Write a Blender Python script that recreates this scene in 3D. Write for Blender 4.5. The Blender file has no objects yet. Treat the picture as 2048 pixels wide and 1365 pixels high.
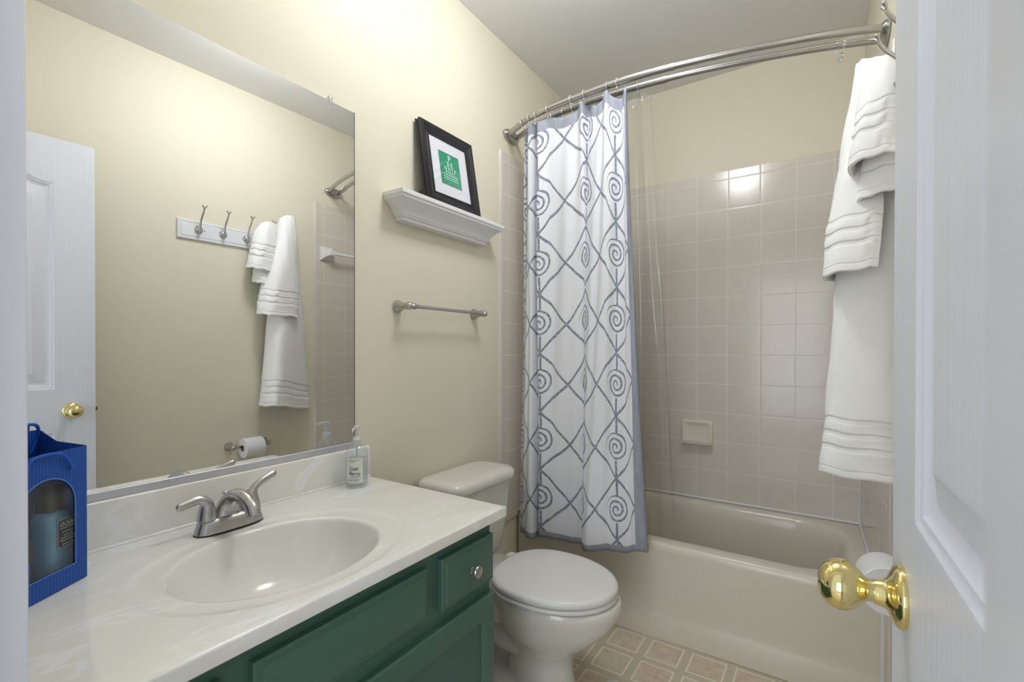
import bpy, bmesh, math, random
from mathutils import Vector, Matrix
PI = math.pi
random.seed(7)
scene = bpy.context.scene
COL = scene.collection

# ------------------------------------------------------------------ camera
CAM_X, CAM_Z = 1.3257, 1.245
cam_d = bpy.data.cameras.new('camera')
cam = bpy.data.objects.new('camera', cam_d)
COL.objects.link(cam)
cam_d.sensor_fit = 'HORIZONTAL'
cam_d.sensor_width = 36.0
cam_d.lens = 948.171 * 36.0 / 2048.0
cam_d.shift_y = 23.27 / 2048.0
cam_d.clip_start = 0.01
cam_d.dof.use_dof = True
cam_d.dof.focus_distance = 1.4
cam_d.dof.aperture_fstop = 11.0
_yaw, _pit, _rol = 0.5841, -0.0063, 0.0016
_F = Vector((-math.sin(_yaw) * math.cos(_pit), math.cos(_yaw) * math.cos(_pit), math.sin(_pit)))
_R = Vector((math.cos(_yaw), math.sin(_yaw), 0.0))
_U = _R.cross(_F)
_R2 = _R * math.cos(_rol) + _U * math.sin(_rol)
_U2 = -_R * math.sin(_rol) + _U * math.cos(_rol)
cam.matrix_world = Matrix(((_R2.x, _U2.x, -_F.x, CAM_X), (_R2.y, _U2.y, -_F.y, 0.0), (_R2.z, _U2.z, -_F.z, CAM_Z), (0, 0, 0, 1)))
scene.camera = cam

# ------------------------------------------------------------------ world, exposure, large lights
world = bpy.data.worlds.new('hall_daylight')
scene.world = world
world.use_nodes = True
_bg = world.node_tree.nodes['Background']
_bg.inputs[0].default_value = (0.86, 0.92, 1.0, 1)
_bg.inputs[1].default_value = 0.8
scene.view_settings.view_transform = 'Standard'
scene.view_settings.look = 'None'
scene.view_settings.gamma = 1.0
scene.view_settings.exposure = 0.14
BULB = 3.0          # strength of the vanity lamp globes
FILL_DOME = 30.0          # strength of the added ceiling fill lamp
HALL_FILL = 42.0          # watts of the fill light added in the hall behind the doorway
def area_light(name, loc, rot, size, power, color, label):
    l = bpy.data.lights.new(name, 'AREA'); l.shape = 'RECTANGLE'; l.size, l.size_y = size
    l.energy = power; l.color = color
    o = bpy.data.objects.new(name, l); COL.objects.link(o); o.location = loc; o.rotation_euler = rot
    return o
area_light('hall_fill_light', (1.15, -2.4, 1.3), (math.radians(93), 0, 0), (1.9, 2.0), HALL_FILL, (0.92, 0.96, 1.0), 'added hall fill light')  # area light added behind the doorway as frontal fill, no window modelled

# ------------------------------------------------------------------ helpers
def lin(c):
    return tuple(((v / 255.0) / 12.92 if v / 255.0 <= 0.04045 else ((v / 255.0 + 0.055) / 1.055) ** 2.4) for v in c)

class NV:
    """small wrapper so node maths reads like an expression"""
    def __init__(s, nt, sock): s.nt, s.s = nt, sock
    def _op(s, op, *a):
        n = s.nt.nodes.new('ShaderNodeMath'); n.operation = op
        for i, v in enumerate((s,) + a):
            if isinstance(v, NV): s.nt.links.new(v.s, n.inputs[i])
            else: n.inputs[i].default_value = v
        return NV(s.nt, n.outputs[0])
    def __add__(s, o): return s._op('ADD', o)
    def __sub__(s, o): return s._op('SUBTRACT', o)
    def __mul__(s, o): return s._op('MULTIPLY', o)
    def __truediv__(s, o): return s._op('DIVIDE', o)
    def abs(s): return s._op('ABSOLUTE')
    def fract(s): return s._op('FRACT')
    def sqrt(s): return s._op('SQRT')
    def lt(s, v): return s._op('LESS_THAN', v)
    def gt(s, v): return s._op('GREATER_THAN', v)
    def max(s, v): return s._op('MAXIMUM', v)
    def min(s, v): return s._op('MINIMUM', v)
    def atan2(s, v): return s._op('ARCTAN2', v)
    def pingdist(s):      # distance to nearest integer
        f = s.fract(); return (f - 0.5).abs() * -1.0 + 0.5
    def smooth(s, a, b):  # 1 below a, 0 above b
        n = s.nt.nodes.new('ShaderNodeMapRange'); n.interpolation_type = 'SMOOTHSTEP'
        s.nt.links.new(s.s, n.inputs[0]); n.inputs[1].default_value = a; n.inputs[2].default_value = b
        n.inputs[3].default_value = 1.0; n.inputs[4].default_value = 0.0
        return NV(s.nt, n.outputs[0])

class M:
    def __init__(s, name, col=(200, 200, 200), rough=0.5, metal=0.0, spec=0.5, coat=0.0, trans=0.0, ior=1.45):
        s.m = bpy.data.materials.new(name); s.m.use_nodes = True
        s.nt = s.m.node_tree
        s.b = s.nt.nodes['Principled BSDF']
        i = s.b.inputs
        i['Base Color'].default_value = (*lin(col), 1); i['Roughness'].default_value = rough
        i['Metallic'].default_value = metal; i['Specular IOR Level'].default_value = spec
        i['Coat Weight'].default_value = coat; i['Coat Roughness'].default_value = 0.05
        i['Transmission Weight'].default_value = trans; i['IOR'].default_value = ior
    def node(s, t): return s.nt.nodes.new(t)
    def link(s, a, b): s.nt.links.new(a.s if isinstance(a, NV) else a, b)
    def obj(s):
        n = s.node('ShaderNodeTexCoord'); x = s.node('ShaderNodeSeparateXYZ'); s.link(n.outputs['Object'], x.inputs[0])
        return [NV(s.nt, o) for o in x.outputs], n.outputs['Object']
    def uv(s):
        n = s.node('ShaderNodeTexCoord'); x = s.node('ShaderNodeSeparateXYZ'); s.link(n.outputs['UV'], x.inputs[0])
        return [NV(s.nt, o) for o in x.outputs], n.outputs['UV']
    def noise(s, scale, detail=3, vec=None, rough=0.5, mapscale=None):
        n = s.node('ShaderNodeTexNoise'); n.inputs['Scale'].default_value = scale; n.inputs['Detail'].default_value = detail
        n.inputs['Roughness'].default_value = rough
        if vec is None:
            t = s.node('ShaderNodeTexCoord'); vec = t.outputs['Object']
        if mapscale:
            mp = s.node('ShaderNodeMapping'); mp.inputs['Scale'].default_value = mapscale; s.link(vec, mp.inputs[0]); vec = mp.outputs[0]
        s.link(vec, n.inputs['Vector'])
        return NV(s.nt, n.outputs[0])
    def mix(s, fac, a, b):
        n = s.node('ShaderNodeMix'); n.data_type = 'RGBA'
        if isinstance(fac, NV): s.link(fac, n.inputs[0])
        else: n.inputs[0].default_value = fac
        for k, v in ((6, a), (7, b)):
            if isinstance(v, tuple): n.inputs[k].default_value = (*lin(v), 1)
            else: s.link(v, n.inputs[k])
        return n.outputs[2]
    def color(s, sock): s.link(sock, s.b.inputs['Base Color']); return s
    def rough(s, sock): s.link(sock, s.b.inputs['Roughness']); return s
    def bump(s, h, strength=0.3, dist=0.002):
        n = s.node('ShaderNodeBump'); n.inputs['Strength'].default_value = strength; n.inputs['Distance'].default_value = dist
        s.link(h, n.inputs['Height']); s.link(n.outputs[0], s.b.inputs['Normal']); return s

def finish(o, mat, parent=None, loc=None):
    COL.objects.link(o)
    if mat is not None: o.data.materials.append(mat.m if isinstance(mat, M) else mat)
    if parent is not None:
        o.parent = parent
        o.matrix_parent_inverse = Matrix.Translation(-Vector(parent_origin(parent)))
    return o
def parent_origin(p):
    return tuple(p.get('_org', (0, 0, 0))) if p.type == 'EMPTY' else (0, 0, 0)

class G:
    """collects geometry, then becomes ONE mesh object"""
    def __init__(s): s.v, s.f, s.uv = [], [], None
    def add(s, v, f, mat4=None):
        k = len(s.v)
        s.v += [tuple(mat4 @ Vector(p)) if mat4 is not None else tuple(p) for p in v]
        s.f += [tuple(i + k for i in q) for q in f]
        return s
    def box(s, x0, x1, y0, y1, z0, z1, bev=0.0, seg=2, mat4=None):
        bm = bmesh.new()
        bmesh.ops.create_cube(bm, size=1.0)
        for v in bm.verts:
            v.co = Vector((x0 + (v.co.x + .5) * (x1 - x0), y0 + (v.co.y + .5) * (y1 - y0), z0 + (v.co.z + .5) * (z1 - z0)))
        if bev > 0: bmesh.ops.bevel(bm, geom=list(bm.edges), offset=bev, segments=seg, affect='EDGES', profile=0.5)
        bm.verts.index_update()
        s.add([v.co[:] for v in bm.verts], [[v.index for v in f.verts] for f in bm.faces], mat4); bm.free()
        return s
    def loft(s, rings, cap0=True, cap1=True, closed=True, mat4=None):
        n = len(rings[0]); v = [p for r in rings for p in r]; f = []
        for i in range(len(rings) - 1):
            for j in range(n if closed else n - 1):
                a, b = i * n + j, i * n + (j + 1) % n
                f.append((a, b, b + n, a + n))
        if cap0: f.append(tuple(range(n - 1, -1, -1)))
        if cap1: f.append(tuple(range((len(rings) - 1) * n, len(rings) * n)))
        return s.add(v, f, mat4)
    def lathe(s, prof, n=32, mat4=None, cap0=True, cap1=True):
        return s.loft([[(r * math.cos(2 * PI * k / n), r * math.sin(2 * PI * k / n), z) for k in range(n)] for r, z in prof], cap0, cap1, True, mat4)
    def tube(s, pts, rad, n=16, caps=True, flat=None, sub=0, up=None):
        """sweep; rad number, list of numbers or list of (a,b)"""
        P = [Vector(p) for p in pts]
        R = list(rad) if isinstance(rad, (list, tuple)) else [rad] * len(P)
        if sub:
            Q = [r if isinstance(r, tuple) else (r, r) for r in R]
            NP, NR = [], []
            for i in range(len(P) - 1):
                for k in range(sub):
                    t = k / sub; NP.append(cr(P, i, t)); NR.append((Q[i][0] * (1 - t) + Q[i + 1][0] * t, Q[i][1] * (1 - t) + Q[i + 1][1] * t))
            NP.append(P[-1]); NR.append(Q[-1]); P, R = NP, NR
        rings = []; prev = None
        for i, p in enumerate(P):
            t = (P[min(i + 1, len(P) - 1)] - P[max(i - 1, 0)]).normalized()
            if prev is None:
                a = Vector(up) if up else (Vector((0, 0, 1)) if abs(t.z) < .9 else Vector((1, 0, 0)))
                prev = (a - t * a.dot(t)).normalized()
            else: prev = (prev - t * prev.dot(t)).normalized()
            b = t.cross(prev)
            ra, rb = R[i] if isinstance(R[i], tuple) else (R[i], R[i])
            rings.append([tuple(p + prev * (ra * math.cos(2 * PI * k / n)) + b * (rb * math.sin(2 * PI * k / n))) for k in range(n)])
        return s.loft(rings, caps, caps)
    def sphere(s, c, r, n=24, m=14, sc=(1, 1, 1)):
        return s.loft([[(c[0] + sc[0] * r * math.sin(PI * i / m) * math.cos(2 * PI * k / n), c[1] + sc[1] * r * math.sin(PI * i / m) * math.sin(2 * PI * k / n), c[2] - sc[2] * r * math.cos(PI * i / m)) for k in range(n)] for i in range(m + 1)], False, False)
    def prism(s, poly, z0, z1, mat4=None):
        n = len(poly)
        return s.loft([[(x, y, z0) for x, y in poly], [(x, y, z1) for x, y in poly]], True, True, True, mat4)
    def build(s, name, mat, parent=None, sharp=35, flip=False):
        me = bpy.data.meshes.new(name); me.from_pydata(s.v, [], s.f)
        bm = bmesh.new(); bm.from_mesh(me)
        bmesh.ops.remove_doubles(bm, verts=bm.verts, dist=1e-6)
        bmesh.ops.recalc_face_normals(bm, faces=bm.faces)
        bm.to_mesh(me); bm.free()
        me.shade_smooth(); me.set_sharp_from_angle(angle=math.radians(sharp))
        return finish(bpy.data.objects.new(name, me), mat, parent)

def cr(P, i, t):
    p1, p2 = P[i], P[i + 1]
    p0 = P[i - 1] if i > 0 else p1 * 2 - p2
    p3 = P[i + 2] if i + 2 < len(P) else p2 * 2 - p1
    return 0.5 * ((2 * p1) + (p2 - p0) * t + (2 * p0 - 5 * p1 + 4 * p2 - p3) * t * t + (3 * p1 - p0 - 3 * p2 + p3) * t ** 3)
def spline(pts, sub):
    P = [Vector(p) for p in pts]; out = []
    for i in range(len(P) - 1):
        for k in range(sub): out.append(cr(P, i, k / sub))
    out.append(P[-1]); return out
def cr1(xs, ys, x):
    """smooth 1-d interpolation"""
    if x <= xs[0]: return ys[0]
    if x >= xs[-1]: return ys[-1]
    i = 0
    while xs[i + 1] < x: i += 1
    def m(k):
        a, b = max(k - 1, 0), min(k + 1, len(xs) - 1)
        return (ys[b] - ys[a]) / (xs[b] - xs[a])
    h = xs[i + 1] - xs[i]; t = (x - xs[i]) / h
    return (2 * t ** 3 - 3 * t * t + 1) * ys[i] + (t ** 3 - 2 * t * t + t) * h * m(i) + (-2 * t ** 3 + 3 * t * t) * ys[i + 1] + (t ** 3 - t * t) * h * m(i + 1)

def thing(name, label, cat, loc, group=None):
    o = bpy.data.objects.new(name, None); COL.objects.link(o)
    o.empty_display_size = 0.05; o.location = loc; o['_org'] = loc
    return tag(o, label, cat, group)
def tag(o, label, cat, group=None):
    o['label'] = label; o['category'] = cat
    if group: o['group'] = group
    return o
def struct(o, label=None):
    o['kind'] = 'structure'
    if label: o['label'] = label
    return o
def sheet(name, grid, mat, parent=None, uv=None, thick=0.0, offset=-1, sub=0):
    """grid[i][j] points -> mesh with optional uv(i,j)"""
    n, m = len(grid), len(grid[0])
    me = bpy.data.meshes.new(name)
    me.from_pydata([tuple(p) for r in grid for p in r], [], [(i * m + j, i * m + j + 1, (i + 1) * m + j + 1, (i + 1) * m + j) for i in range(n - 1) for j in range(m - 1)])
    if uv:
        lay = me.uv_layers.new(name='UVMap')
        for poly in me.polygons:
            for li in poly.loop_indices:
                vi = me.loops[li].vertex_index
                lay.data[li].uv = uv(vi // m, vi % m)
    me.shade_smooth()
    o = finish(bpy.data.objects.new(name, me), mat, parent)
    if sub:
        q = o.modifiers.new('smooth', 'SUBSURF'); q.levels = sub; q.render_levels = sub
    if thick:
        q = o.modifiers.new('thickness', 'SOLIDIFY'); q.thickness = thick; q.offset = offset
    return o
def text_geo(body, size, mapfn, g, align='CENTER', shear=0.0, bold=0.0):
    """lettering turned into flat mesh, every point placed by mapfn(x, y)"""
    c = bpy.data.curves.new('lettering', 'FONT'); c.body = body; c.size = size; c.align_x = align; c.shear = shear; c.offset = bold
    c.resolution_u = 2
    o = bpy.data.objects.new('lettering', c); COL.objects.link(o)
    dg = bpy.context.evaluated_depsgraph_get(); dg.update()
    me = bpy.data.meshes.new_from_object(o.evaluated_get(dg))
    g.add([mapfn(v.co.x, v.co.y) for v in me.vertices], [tuple(p.vertices) for p in me.polygons])
    bpy.data.objects.remove(o); bpy.data.curves.remove(c); bpy.data.meshes.remove(me)
def flat_build(g, name, mat, parent):
    me = bpy.data.meshes.new(name); me.from_pydata(g.v, [], g.f)
    return finish(bpy.data.objects.new(name, me), mat, parent)
def rrect(x0, x1, y0, y1, r, n=6):
    out = []
    for cx, cy, a in ((x1 - r, y1 - r, 0), (x0 + r, y1 - r, 90), (x0 + r, y0 + r, 180), (x1 - r, y0 + r, 270)):
        for k in range(n + 1):
            t = math.radians(a + 90 * k / n); out.append((cx + r * math.cos(t), cy + r * math.sin(t)))
    return out
def axis_mat(loc, z, x=None):
    z = Vector(z).normalized(); x = Vector(x) if x else (Vector((0, 0, 1)) if abs(z.z) < .9 else Vector((1, 0, 0)))
    x = (x - z * x.dot(z)).normalized(); y = z.cross(x)
    return Matrix(((x.x, y.x, z.x, loc[0]), (x.y, y.y, z.y, loc[1]), (x.z, y.z, z.z, loc[2]), (0, 0, 0, 1)))

# ------------------------------------------------------------------ materials
T = 0.1586                      # tile pitch
TZ = 0.425                      # bottom of the tile field
def wall_paint(name, col):
    m = M(name, col, 0.55, spec=0.35)
    m.bump(m.noise(160, 4), 0.08, 0.001); return m
PAINT = wall_paint('cream_wall_paint', (226, 220, 201))
CEIL = wall_paint('white_ceiling_paint', (236, 236, 236))
WHITE_PAINT = M('white_trim_paint', (226, 228, 234), 0.32)
WHITE_PAINT.bump(WHITE_PAINT.noise(60, 3, mapscale=(1, 1, 0.12)), 0.05, 0.001)

def tile_mat(name, ax, phase, z0=TZ):
    m = M(name, (190, 180, 168), 0.12, spec=0.5)
    (x, y, z), vec = m.obj()
    h = x if ax == 'x' else y
    u = ((h - phase) / T); v = ((z - z0) / T)
    d = u.pingdist().min(v.pingdist())
    gm = d.smooth(0.008, 0.016)
    mott = m.noise(9, 3, vec)
    c = m.mix(mott, (219, 213, 204), (212, 205, 195))
    m.color(m.mix(gm, c, (228, 222, 214)))
    m.rough(gm * 0.45 + 0.16)
    hh = d.smooth(0.0, 0.05) * -1.0 + m.noise(5, 2, vec) * 0.35
    m.bump(hh, 0.08, 0.003)
    return m
TILE_BACK = tile_mat('almond_wall_tile_back', 'x', 0.5657)
TILE_SIDE = tile_mat('almond_wall_tile_side', 'y', 1.958)
TILE_EDGE = M('glazed_tile_edging', (212, 206, 200), 0.12)
CAULK = M('white_caulk', (226, 226, 228), 0.4)

def floor_mat():
    m = M('vinyl_tile_pattern', (190, 175, 150), 0.35, spec=0.4)
    (x, y, z), vec = m.obj()
    P = 0.1625
    u = ((x - 0.70) / P); v = ((y - 1.88) / P)
    d = u.pingdist().min(v.pingdist())
    band = d.lt(0.085)
    line = (d - 0.115).abs().lt(0.022)
    n = m.noise(28, 6, vec, 0.65); n2 = m.noise(9, 4, vec, 0.6)
    sq = m.mix(((n - 0.36) * 3.2).max(0.0).min(1.0), (220, 206, 186), (192, 172, 148))
    sq = m.mix(n2.smooth(0.35, 0.6), sq, m.mix(n, (214, 204, 184), (204, 190, 166)))
    bd = m.mix(n, (196, 187, 162), (208, 198, 174))
    c = m.mix(band, sq, bd)
    c = m.mix(line, c, (232, 226, 210))
    m.color(c); m.bump(d.smooth(0.08, 0.14) * -1.0, 0.15, 0.002)
    return m
VINYL = floor_mat()

def marble_mat():
    m = M('cultured_marble', (230, 228, 216), 0.16, spec=0.5, coat=0.3)
    (x, y, z), vec = m.obj()
    w = m.noise(3.0, 4, vec, 0.6)
    mp = m.node('ShaderNodeMapping'); mp.inputs['Rotation'].default_value = (0.3, 0.2, 0.6); mp.inputs['Scale'].default_value = (7, 2.2, 3); m.link(vec, mp.inputs[0])
    n = m.node('ShaderNodeTexNoise'); n.inputs['Scale'].default_value = 1.6; n.inputs['Detail'].default_value = 4; n.inputs['Distortion'].default_value = 1.4
    m.link(mp.outputs[0], n.inputs['Vector'])
    v = NV(m.nt, n.outputs[0])
    vein = (v - 0.57).abs().smooth(0.0, 0.06) * w.smooth(0.35, 0.6)
    m.color(m.mix(vein * 0.8, m.mix(w, (238, 237, 231), (233, 231, 222)), (245, 246, 248)))
    return m
MARBLE = marble_mat()
def green_mat():
    m = M('green_cabinet_paint', (74, 108, 94), 0.34, spec=0.45)
    n = m.noise(50, 3, mapscale=(1, 1, 0.06)); m.bump(n, 0.06, 0.001); return m
GREEN = green_mat()
def green_grain():
    m = M('green_grained_panel', (72, 104, 96), 0.38, spec=0.45)
    n = m.noise(120, 4, mapscale=(1, 1, 0.05), rough=0.7); m.bump(n, 0.35, 0.0015); return m
GREEN_PANEL = green_grain()
NICKEL = M('brushed_nickel', (188, 187, 186), 0.26, 1.0)
CHROME = M('chrome', (225, 225, 228), 0.08, 1.0)
BRASS = M('polished_brass', (234, 216, 152), 0.06, 1.0)
DARK = M('black_gasket', (22, 22, 24), 0.6)
PORCELAIN = M('white_porcelain', (222, 219, 211), 0.1, spec=0.5, coat=0.4)
SEAT = M('white_seat_plastic', (226, 225, 224), 0.22)
TUB = M('almond_tub_enamel', (220, 214, 201), 0.2, spec=0.5)
CERAMIC = M('almond_ceramic', (224, 218, 205), 0.2)
WHITE_CERAMIC = M('white_ceramic', (226, 226, 226), 0.15)
WHITE_PLASTIC = M('white_plastic', (228, 228, 232), 0.3)
ALU = M('satin_aluminium', (205, 206, 212), 0.42, 0.6)
MIRROR = M('mirror_silvering', (243, 244, 244), 0.005, 1.0)
BLACK_FRAME = M('black_lacquered_wood', (30, 29, 33), 0.3)
MAT_BOARD = M('white_mat_board', (226, 226, 232), 0.8)
PRINT_GREEN = M('green_print', (22, 150, 108), 0.5)
PRINT_GREY = M('grey_print_border', (120, 122, 122), 0.6)
PRINT_WHITE = M('white_print_ink', (205, 232, 220), 0.5)
PAPER = M('white_tissue', (232, 232, 236), 0.9)
INK = M('black_ink', (30, 30, 32), 0.6)
RED_INK = M('red_ink', (170, 92, 84), 0.6)
LABEL = M('white_paper_label', (224, 224, 216), 0.5)
def clear_mat(name, tint, dens=0.04, rough=0.02, gl=1.0):
    """thin clear sheet: see-through with a surface gloss"""
    m = M(name)
    nt = m.nt; nt.nodes.remove(m.b)
    tr = nt.nodes.new('ShaderNodeBsdfTransparent'); tr.inputs[0].default_value = (*tint, 1)
    gb = nt.nodes.new('ShaderNodeBsdfGlossy'); gb.inputs['Roughness'].default_value = rough
    df = nt.nodes.new('ShaderNodeBsdfDiffuse'); df.inputs[0].default_value = (0.8, 0.8, 0.8, 1)
    lw_ = nt.nodes.new('ShaderNodeLayerWeight'); lw_.inputs[0].default_value = 0.5
    pw = nt.nodes.new('ShaderNodeMath'); pw.operation = 'POWER'; pw.inputs[1].default_value = 4.0; nt.links.new(lw_.outputs['Facing'], pw.inputs[0])
    fr = nt.nodes.new('ShaderNodeMath'); fr.operation = 'MULTIPLY_ADD'; fr.inputs[1].default_value = 0.8; fr.inputs[2].default_value = 0.05; nt.links.new(pw.outputs[0], fr.inputs[0])
    mu = nt.nodes.new('ShaderNodeMath'); mu.operation = 'MULTIPLY'; mu.inputs[1].default_value = gl; nt.links.new(fr.outputs[0], mu.inputs[0])
    m1 = nt.nodes.new('ShaderNodeMixShader'); m1.inputs[0].default_value = dens
    nt.links.new(tr.outputs[0], m1.inputs[1]); nt.links.new(df.outputs[0], m1.inputs[2])
    m2 = nt.nodes.new('ShaderNodeMixShader'); nt.links.new(mu.outputs[0], m2.inputs[0])
    nt.links.new(m1.outputs[0], m2.inputs[1]); nt.links.new(gb.outputs[0], m2.inputs[2])
    nt.links.new(m2.outputs[0], nt.nodes['Material Output'].inputs[0])
    return m
LINER = clear_mat('clear_vinyl', (0.97, 0.97, 0.96), 0.05, 0.08)
FILM = clear_mat('clear_film', (0.96, 0.97, 0.98), 0.03, 0.05)
GLASSY = clear_mat('clear_bottle_plastic', (0.955, 0.975, 0.97), 0.03, 0.03, 1.3)
SOAP = clear_mat('clear_soap', (0.86, 0.93, 0.93), 0.06, 0.05, 0.5)
PUMP_M = clear_mat('translucent_pump_plastic', (0.9, 0.9, 0.93), 0.62, 0.2)
ACRYLIC = clear_mat('clear_acrylic', (0.9, 0.9, 0.93), 0.25, 0.05, 1.6)

def terry():
    m = M('white_terry_cloth', (242, 242, 242), 0.95, spec=0.1)
    m.b.inputs['Sheen Weight'].default_value = 0.25
    (u, v, w), vec = m.uv()
    (x, y, z), ov = m.obj()
    st = (v - 0.072).abs().smooth(0.003, 0.010).max((v - 0.108).abs().smooth(0.003, 0.010)).max((v - 0.144).abs().smooth(0.003, 0.010))
    hem = (v - 0.018).abs().smooth(0.001, 0.004)
    n = m.noise(330, 3, ov, 0.7)
    h = n * 0.5 - st * 1.6 - hem * 0.6
    m.bump(h, 0.7, 0.0035)
    return m
TERRY = terry()

def curtain_mat():
    A, B = 0.25, 0.272
    m = M('printed_white_cotton', (225, 226, 234), 0.85, spec=0.15)
    (s, t, _), vec = m.uv()
    ov = m.obj()[1]
    wob = m.noise(3.2, 2, vec)
    wob2 = m.noise(26, 2, vec)
    p0 = s / A + (wob - 0.5) * 0.06 + (wob2 - 0.5) * 0.02
    q0 = (t - 0.052) / B + 0.5 + (m.noise(3.7, 2, ov) - 0.5) * 0.06
    p = (p0 + 0.5).fract() - 0.5
    q = (q0 + 0.5).fract() - 0.5
    d = p.abs() + q.abs()
    lines = (d - 0.5).abs().lt(0.028)
    ps = p * 1.0 + 0.01
    r = (ps * ps + q * q * 1.0).sqrt()
    th = q.atan2(ps) / (2 * PI)
    ph = ((r / 0.088) - th + 0.22).fract()
    sp = (ph - 0.5).abs().lt(0.2) * r.lt(0.232) * r.gt(0.02)
    stem = p.abs().lt(0.022) * q.lt(-0.215)
    stem2 = (p - 0.012).abs().lt(0.022) * q.gt(0.215)
    pat = lines.max(sp).max(stem).max(stem2)
    fade = m.noise(90, 3, vec)
    fade = ((fade - 0.34) * 5.0).max(0.25).min(1.0)
    pat = pat * (fade * 0.35 + 0.6)
    hem = (t - 0.03).lt(0.0)
    top = t.gt(1.865)
    side = s.gt(0.868)
    band = hem.max(top).max(side)
    wv = m.noise(60, 3, vec, mapscale=(1.0, 0.25, 1))
    bc = m.mix(wv, (134, 139, 152), (172, 176, 188))
    base = m.mix(pat, (228, 229, 236), (120, 126, 142))
    m.color(m.mix(band, base, bc))
    n = m.noise(420, 2, vec); m.bump(n + m.noise(40, 3, vec) * 0.6, 0.12, 0.002)
    return m
CURTAIN = curtain_mat()

def bag_mat():
    m = M('blue_corrugated_paper', (24, 80, 168), 0.5)
    (u, v, w), vec = m.uv()
    r = (u / 0.0062).pingdist() * 2.0
    m.bump(r, 0.5, 0.0012)
    m.color(m.mix(r, (18, 66, 150), (30, 90, 180))); return m
BAG = bag_mat()
ROPE = M('blue_rope', (30, 96, 196), 0.6)
GEL = M('blue_gel', (112, 168, 196), 0.2, spec=0.5, trans=0.25)
BLACK_CAP = M('black_cap', (34, 32, 32), 0.35)
BLACK_LABEL = M('black_label', (44, 44, 46), 0.4)
TUBE_BLUE = M('blue_tube', (38, 86, 176), 0.35)
INK_WHITE = M('white_ink', (220, 220, 220), 0.5)
GLOBE = M('lit_lamp_globe', (255, 250, 240), 0.3)
GLOBE.b.inputs['Emission Color'].default_value = (0.97, 0.98, 1.0, 1)
GLOBE.b.inputs['Emission Strength'].default_value = BULB

# ------------------------------------------------------------------ room shell
YB, ZC, YF = 2.795, 2.75, 0.12
def WX(y): return 1.475 + 0.030 * (YB - y)          # right wall leans out a little towards the door
fl = G().box(-0.12, 1.8, -1.6, 2.95, -0.1, 0.0); struct(fl.build('floor', VINYL), 'beige vinyl floor with square tile pattern')
struct(G().box(-0.12, 1.8, -0.02, 2.95, ZC, ZC + 0.1).build('ceiling', CEIL), 'plain white ceiling')
struct(G().box(-0.12, 0.0, -0.02, 2.95, 0.0, ZC).build('wall_left', PAINT), 'cream wall behind the mirror and toilet')
struct(G().box(0.0, 1.48, YB, 2.95, 0.0, ZC).build('wall_back', PAINT), 'cream wall above the tub tiles')
g = G().prism([(WX(-0.02), -0.02), (1.85, -0.02), (1.85, 2.95), (1.47, 2.95), (WX(YB), YB)], 0.0, ZC)
struct(g.build('wall_right', PAINT), 'cream wall with the hook rail')
JX0, JX1, DTOP = 0.70, 1.3502, 2.145
g = G().box(0.0, JX0 - 0.02, -0.02, YF, 0.0, ZC).box(JX1 + 0.03, 1.62, -0.02, YF, 0.0, ZC).box(JX0 - 0.02, JX1 + 0.03, -0.02, YF, DTOP + 0.02, ZC)
struct(g.build('wall_front', PAINT), 'cream wall around the doorway')
# door lining
g = G().box(JX0 - 0.02, JX0, -0.03, YF + 0.001, 0.0, DTOP + 0.02, 0.003).box(JX0, JX0 + 0.011, -0.025, YF - 0.028, 0.0, DTOP, 0.003)
jl = struct(g.build('trim_1', WHITE_PAINT), 'white door jamb at the left edge')
CHIP = M('bare_wood', (176, 140, 104), 0.8)
g = G(); g.tube([(JX0 + 0.0005, YF - 0.006, 2.006), (JX0 + 0.0008, YF - 0.0045, 1.985), (JX0 + 0.0006, YF - 0.006, 1.955)], [(0.0004, 0.001), (0.0005, 0.0022), (0.0004, 0.0012)], 8)
g.build('paint_chip', CHIP, jl)
g = G().box(JX1, JX1 + 0.03, -0.03, YF + 0.001, 0.0, DTOP + 0.02, 0.0012)
struct(g.build('trim_2', WHITE_PAINT), 'white door jamb at the right edge')
struct(G().box(JX0, JX1, -0.03, YF + 0.001, DTOP, DTOP + 0.02, 0.003).build('trim_3', WHITE_PAINT), 'white door head lining')
# tiled surround
TH = 0.008; TT = TZ + 11.28 * T
g = G().box(0.0, 1.476, YB - TH, YB + 0.002, TZ - 0.03, TT - 0.0)
struct(g.build('wall_tile_back', TILE_BACK), 'almond tiles on the long tub wall')
g = G().box(-0.002, TH, 1.905, YB - TH, TZ - 0.03, TT)
struct(g.build('wall_tile_left', TILE_SIDE), 'almond tiles behind the curtain')
g = G().prism([(WX(1.905) - TH, 1.905), (WX(1.905) + 0.002, 1.905), (WX(YB) + 0.002, YB), (WX(YB) - TH, YB - TH)], TZ - 0.03, TT)
struct(g.build('wall_tile_right', TILE_SIDE), 'almond tiles on the right end wall')
def quarter(x0, y0, z0, z1, sx):
    pts = [(x0, y0 - 0.0)] + [(x0 + sx * 0.011 * math.sin(a), y0 - 0.020 * math.cos(a)) for a in [PI / 2 * k / 6 for k in range(7)]]
    return G().prism(pts, z0, z1)
struct(quarter(0.0, 1.906, 0.0, TT, 1).build('trim_4', TILE_EDGE), 'rounded tile edging left of the curtain')
struct(quarter(WX(1.906), 1.906, 0.0, TT, -1).build('trim_5', TILE_EDGE), 'rounded tile edging on the right wall')
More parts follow.
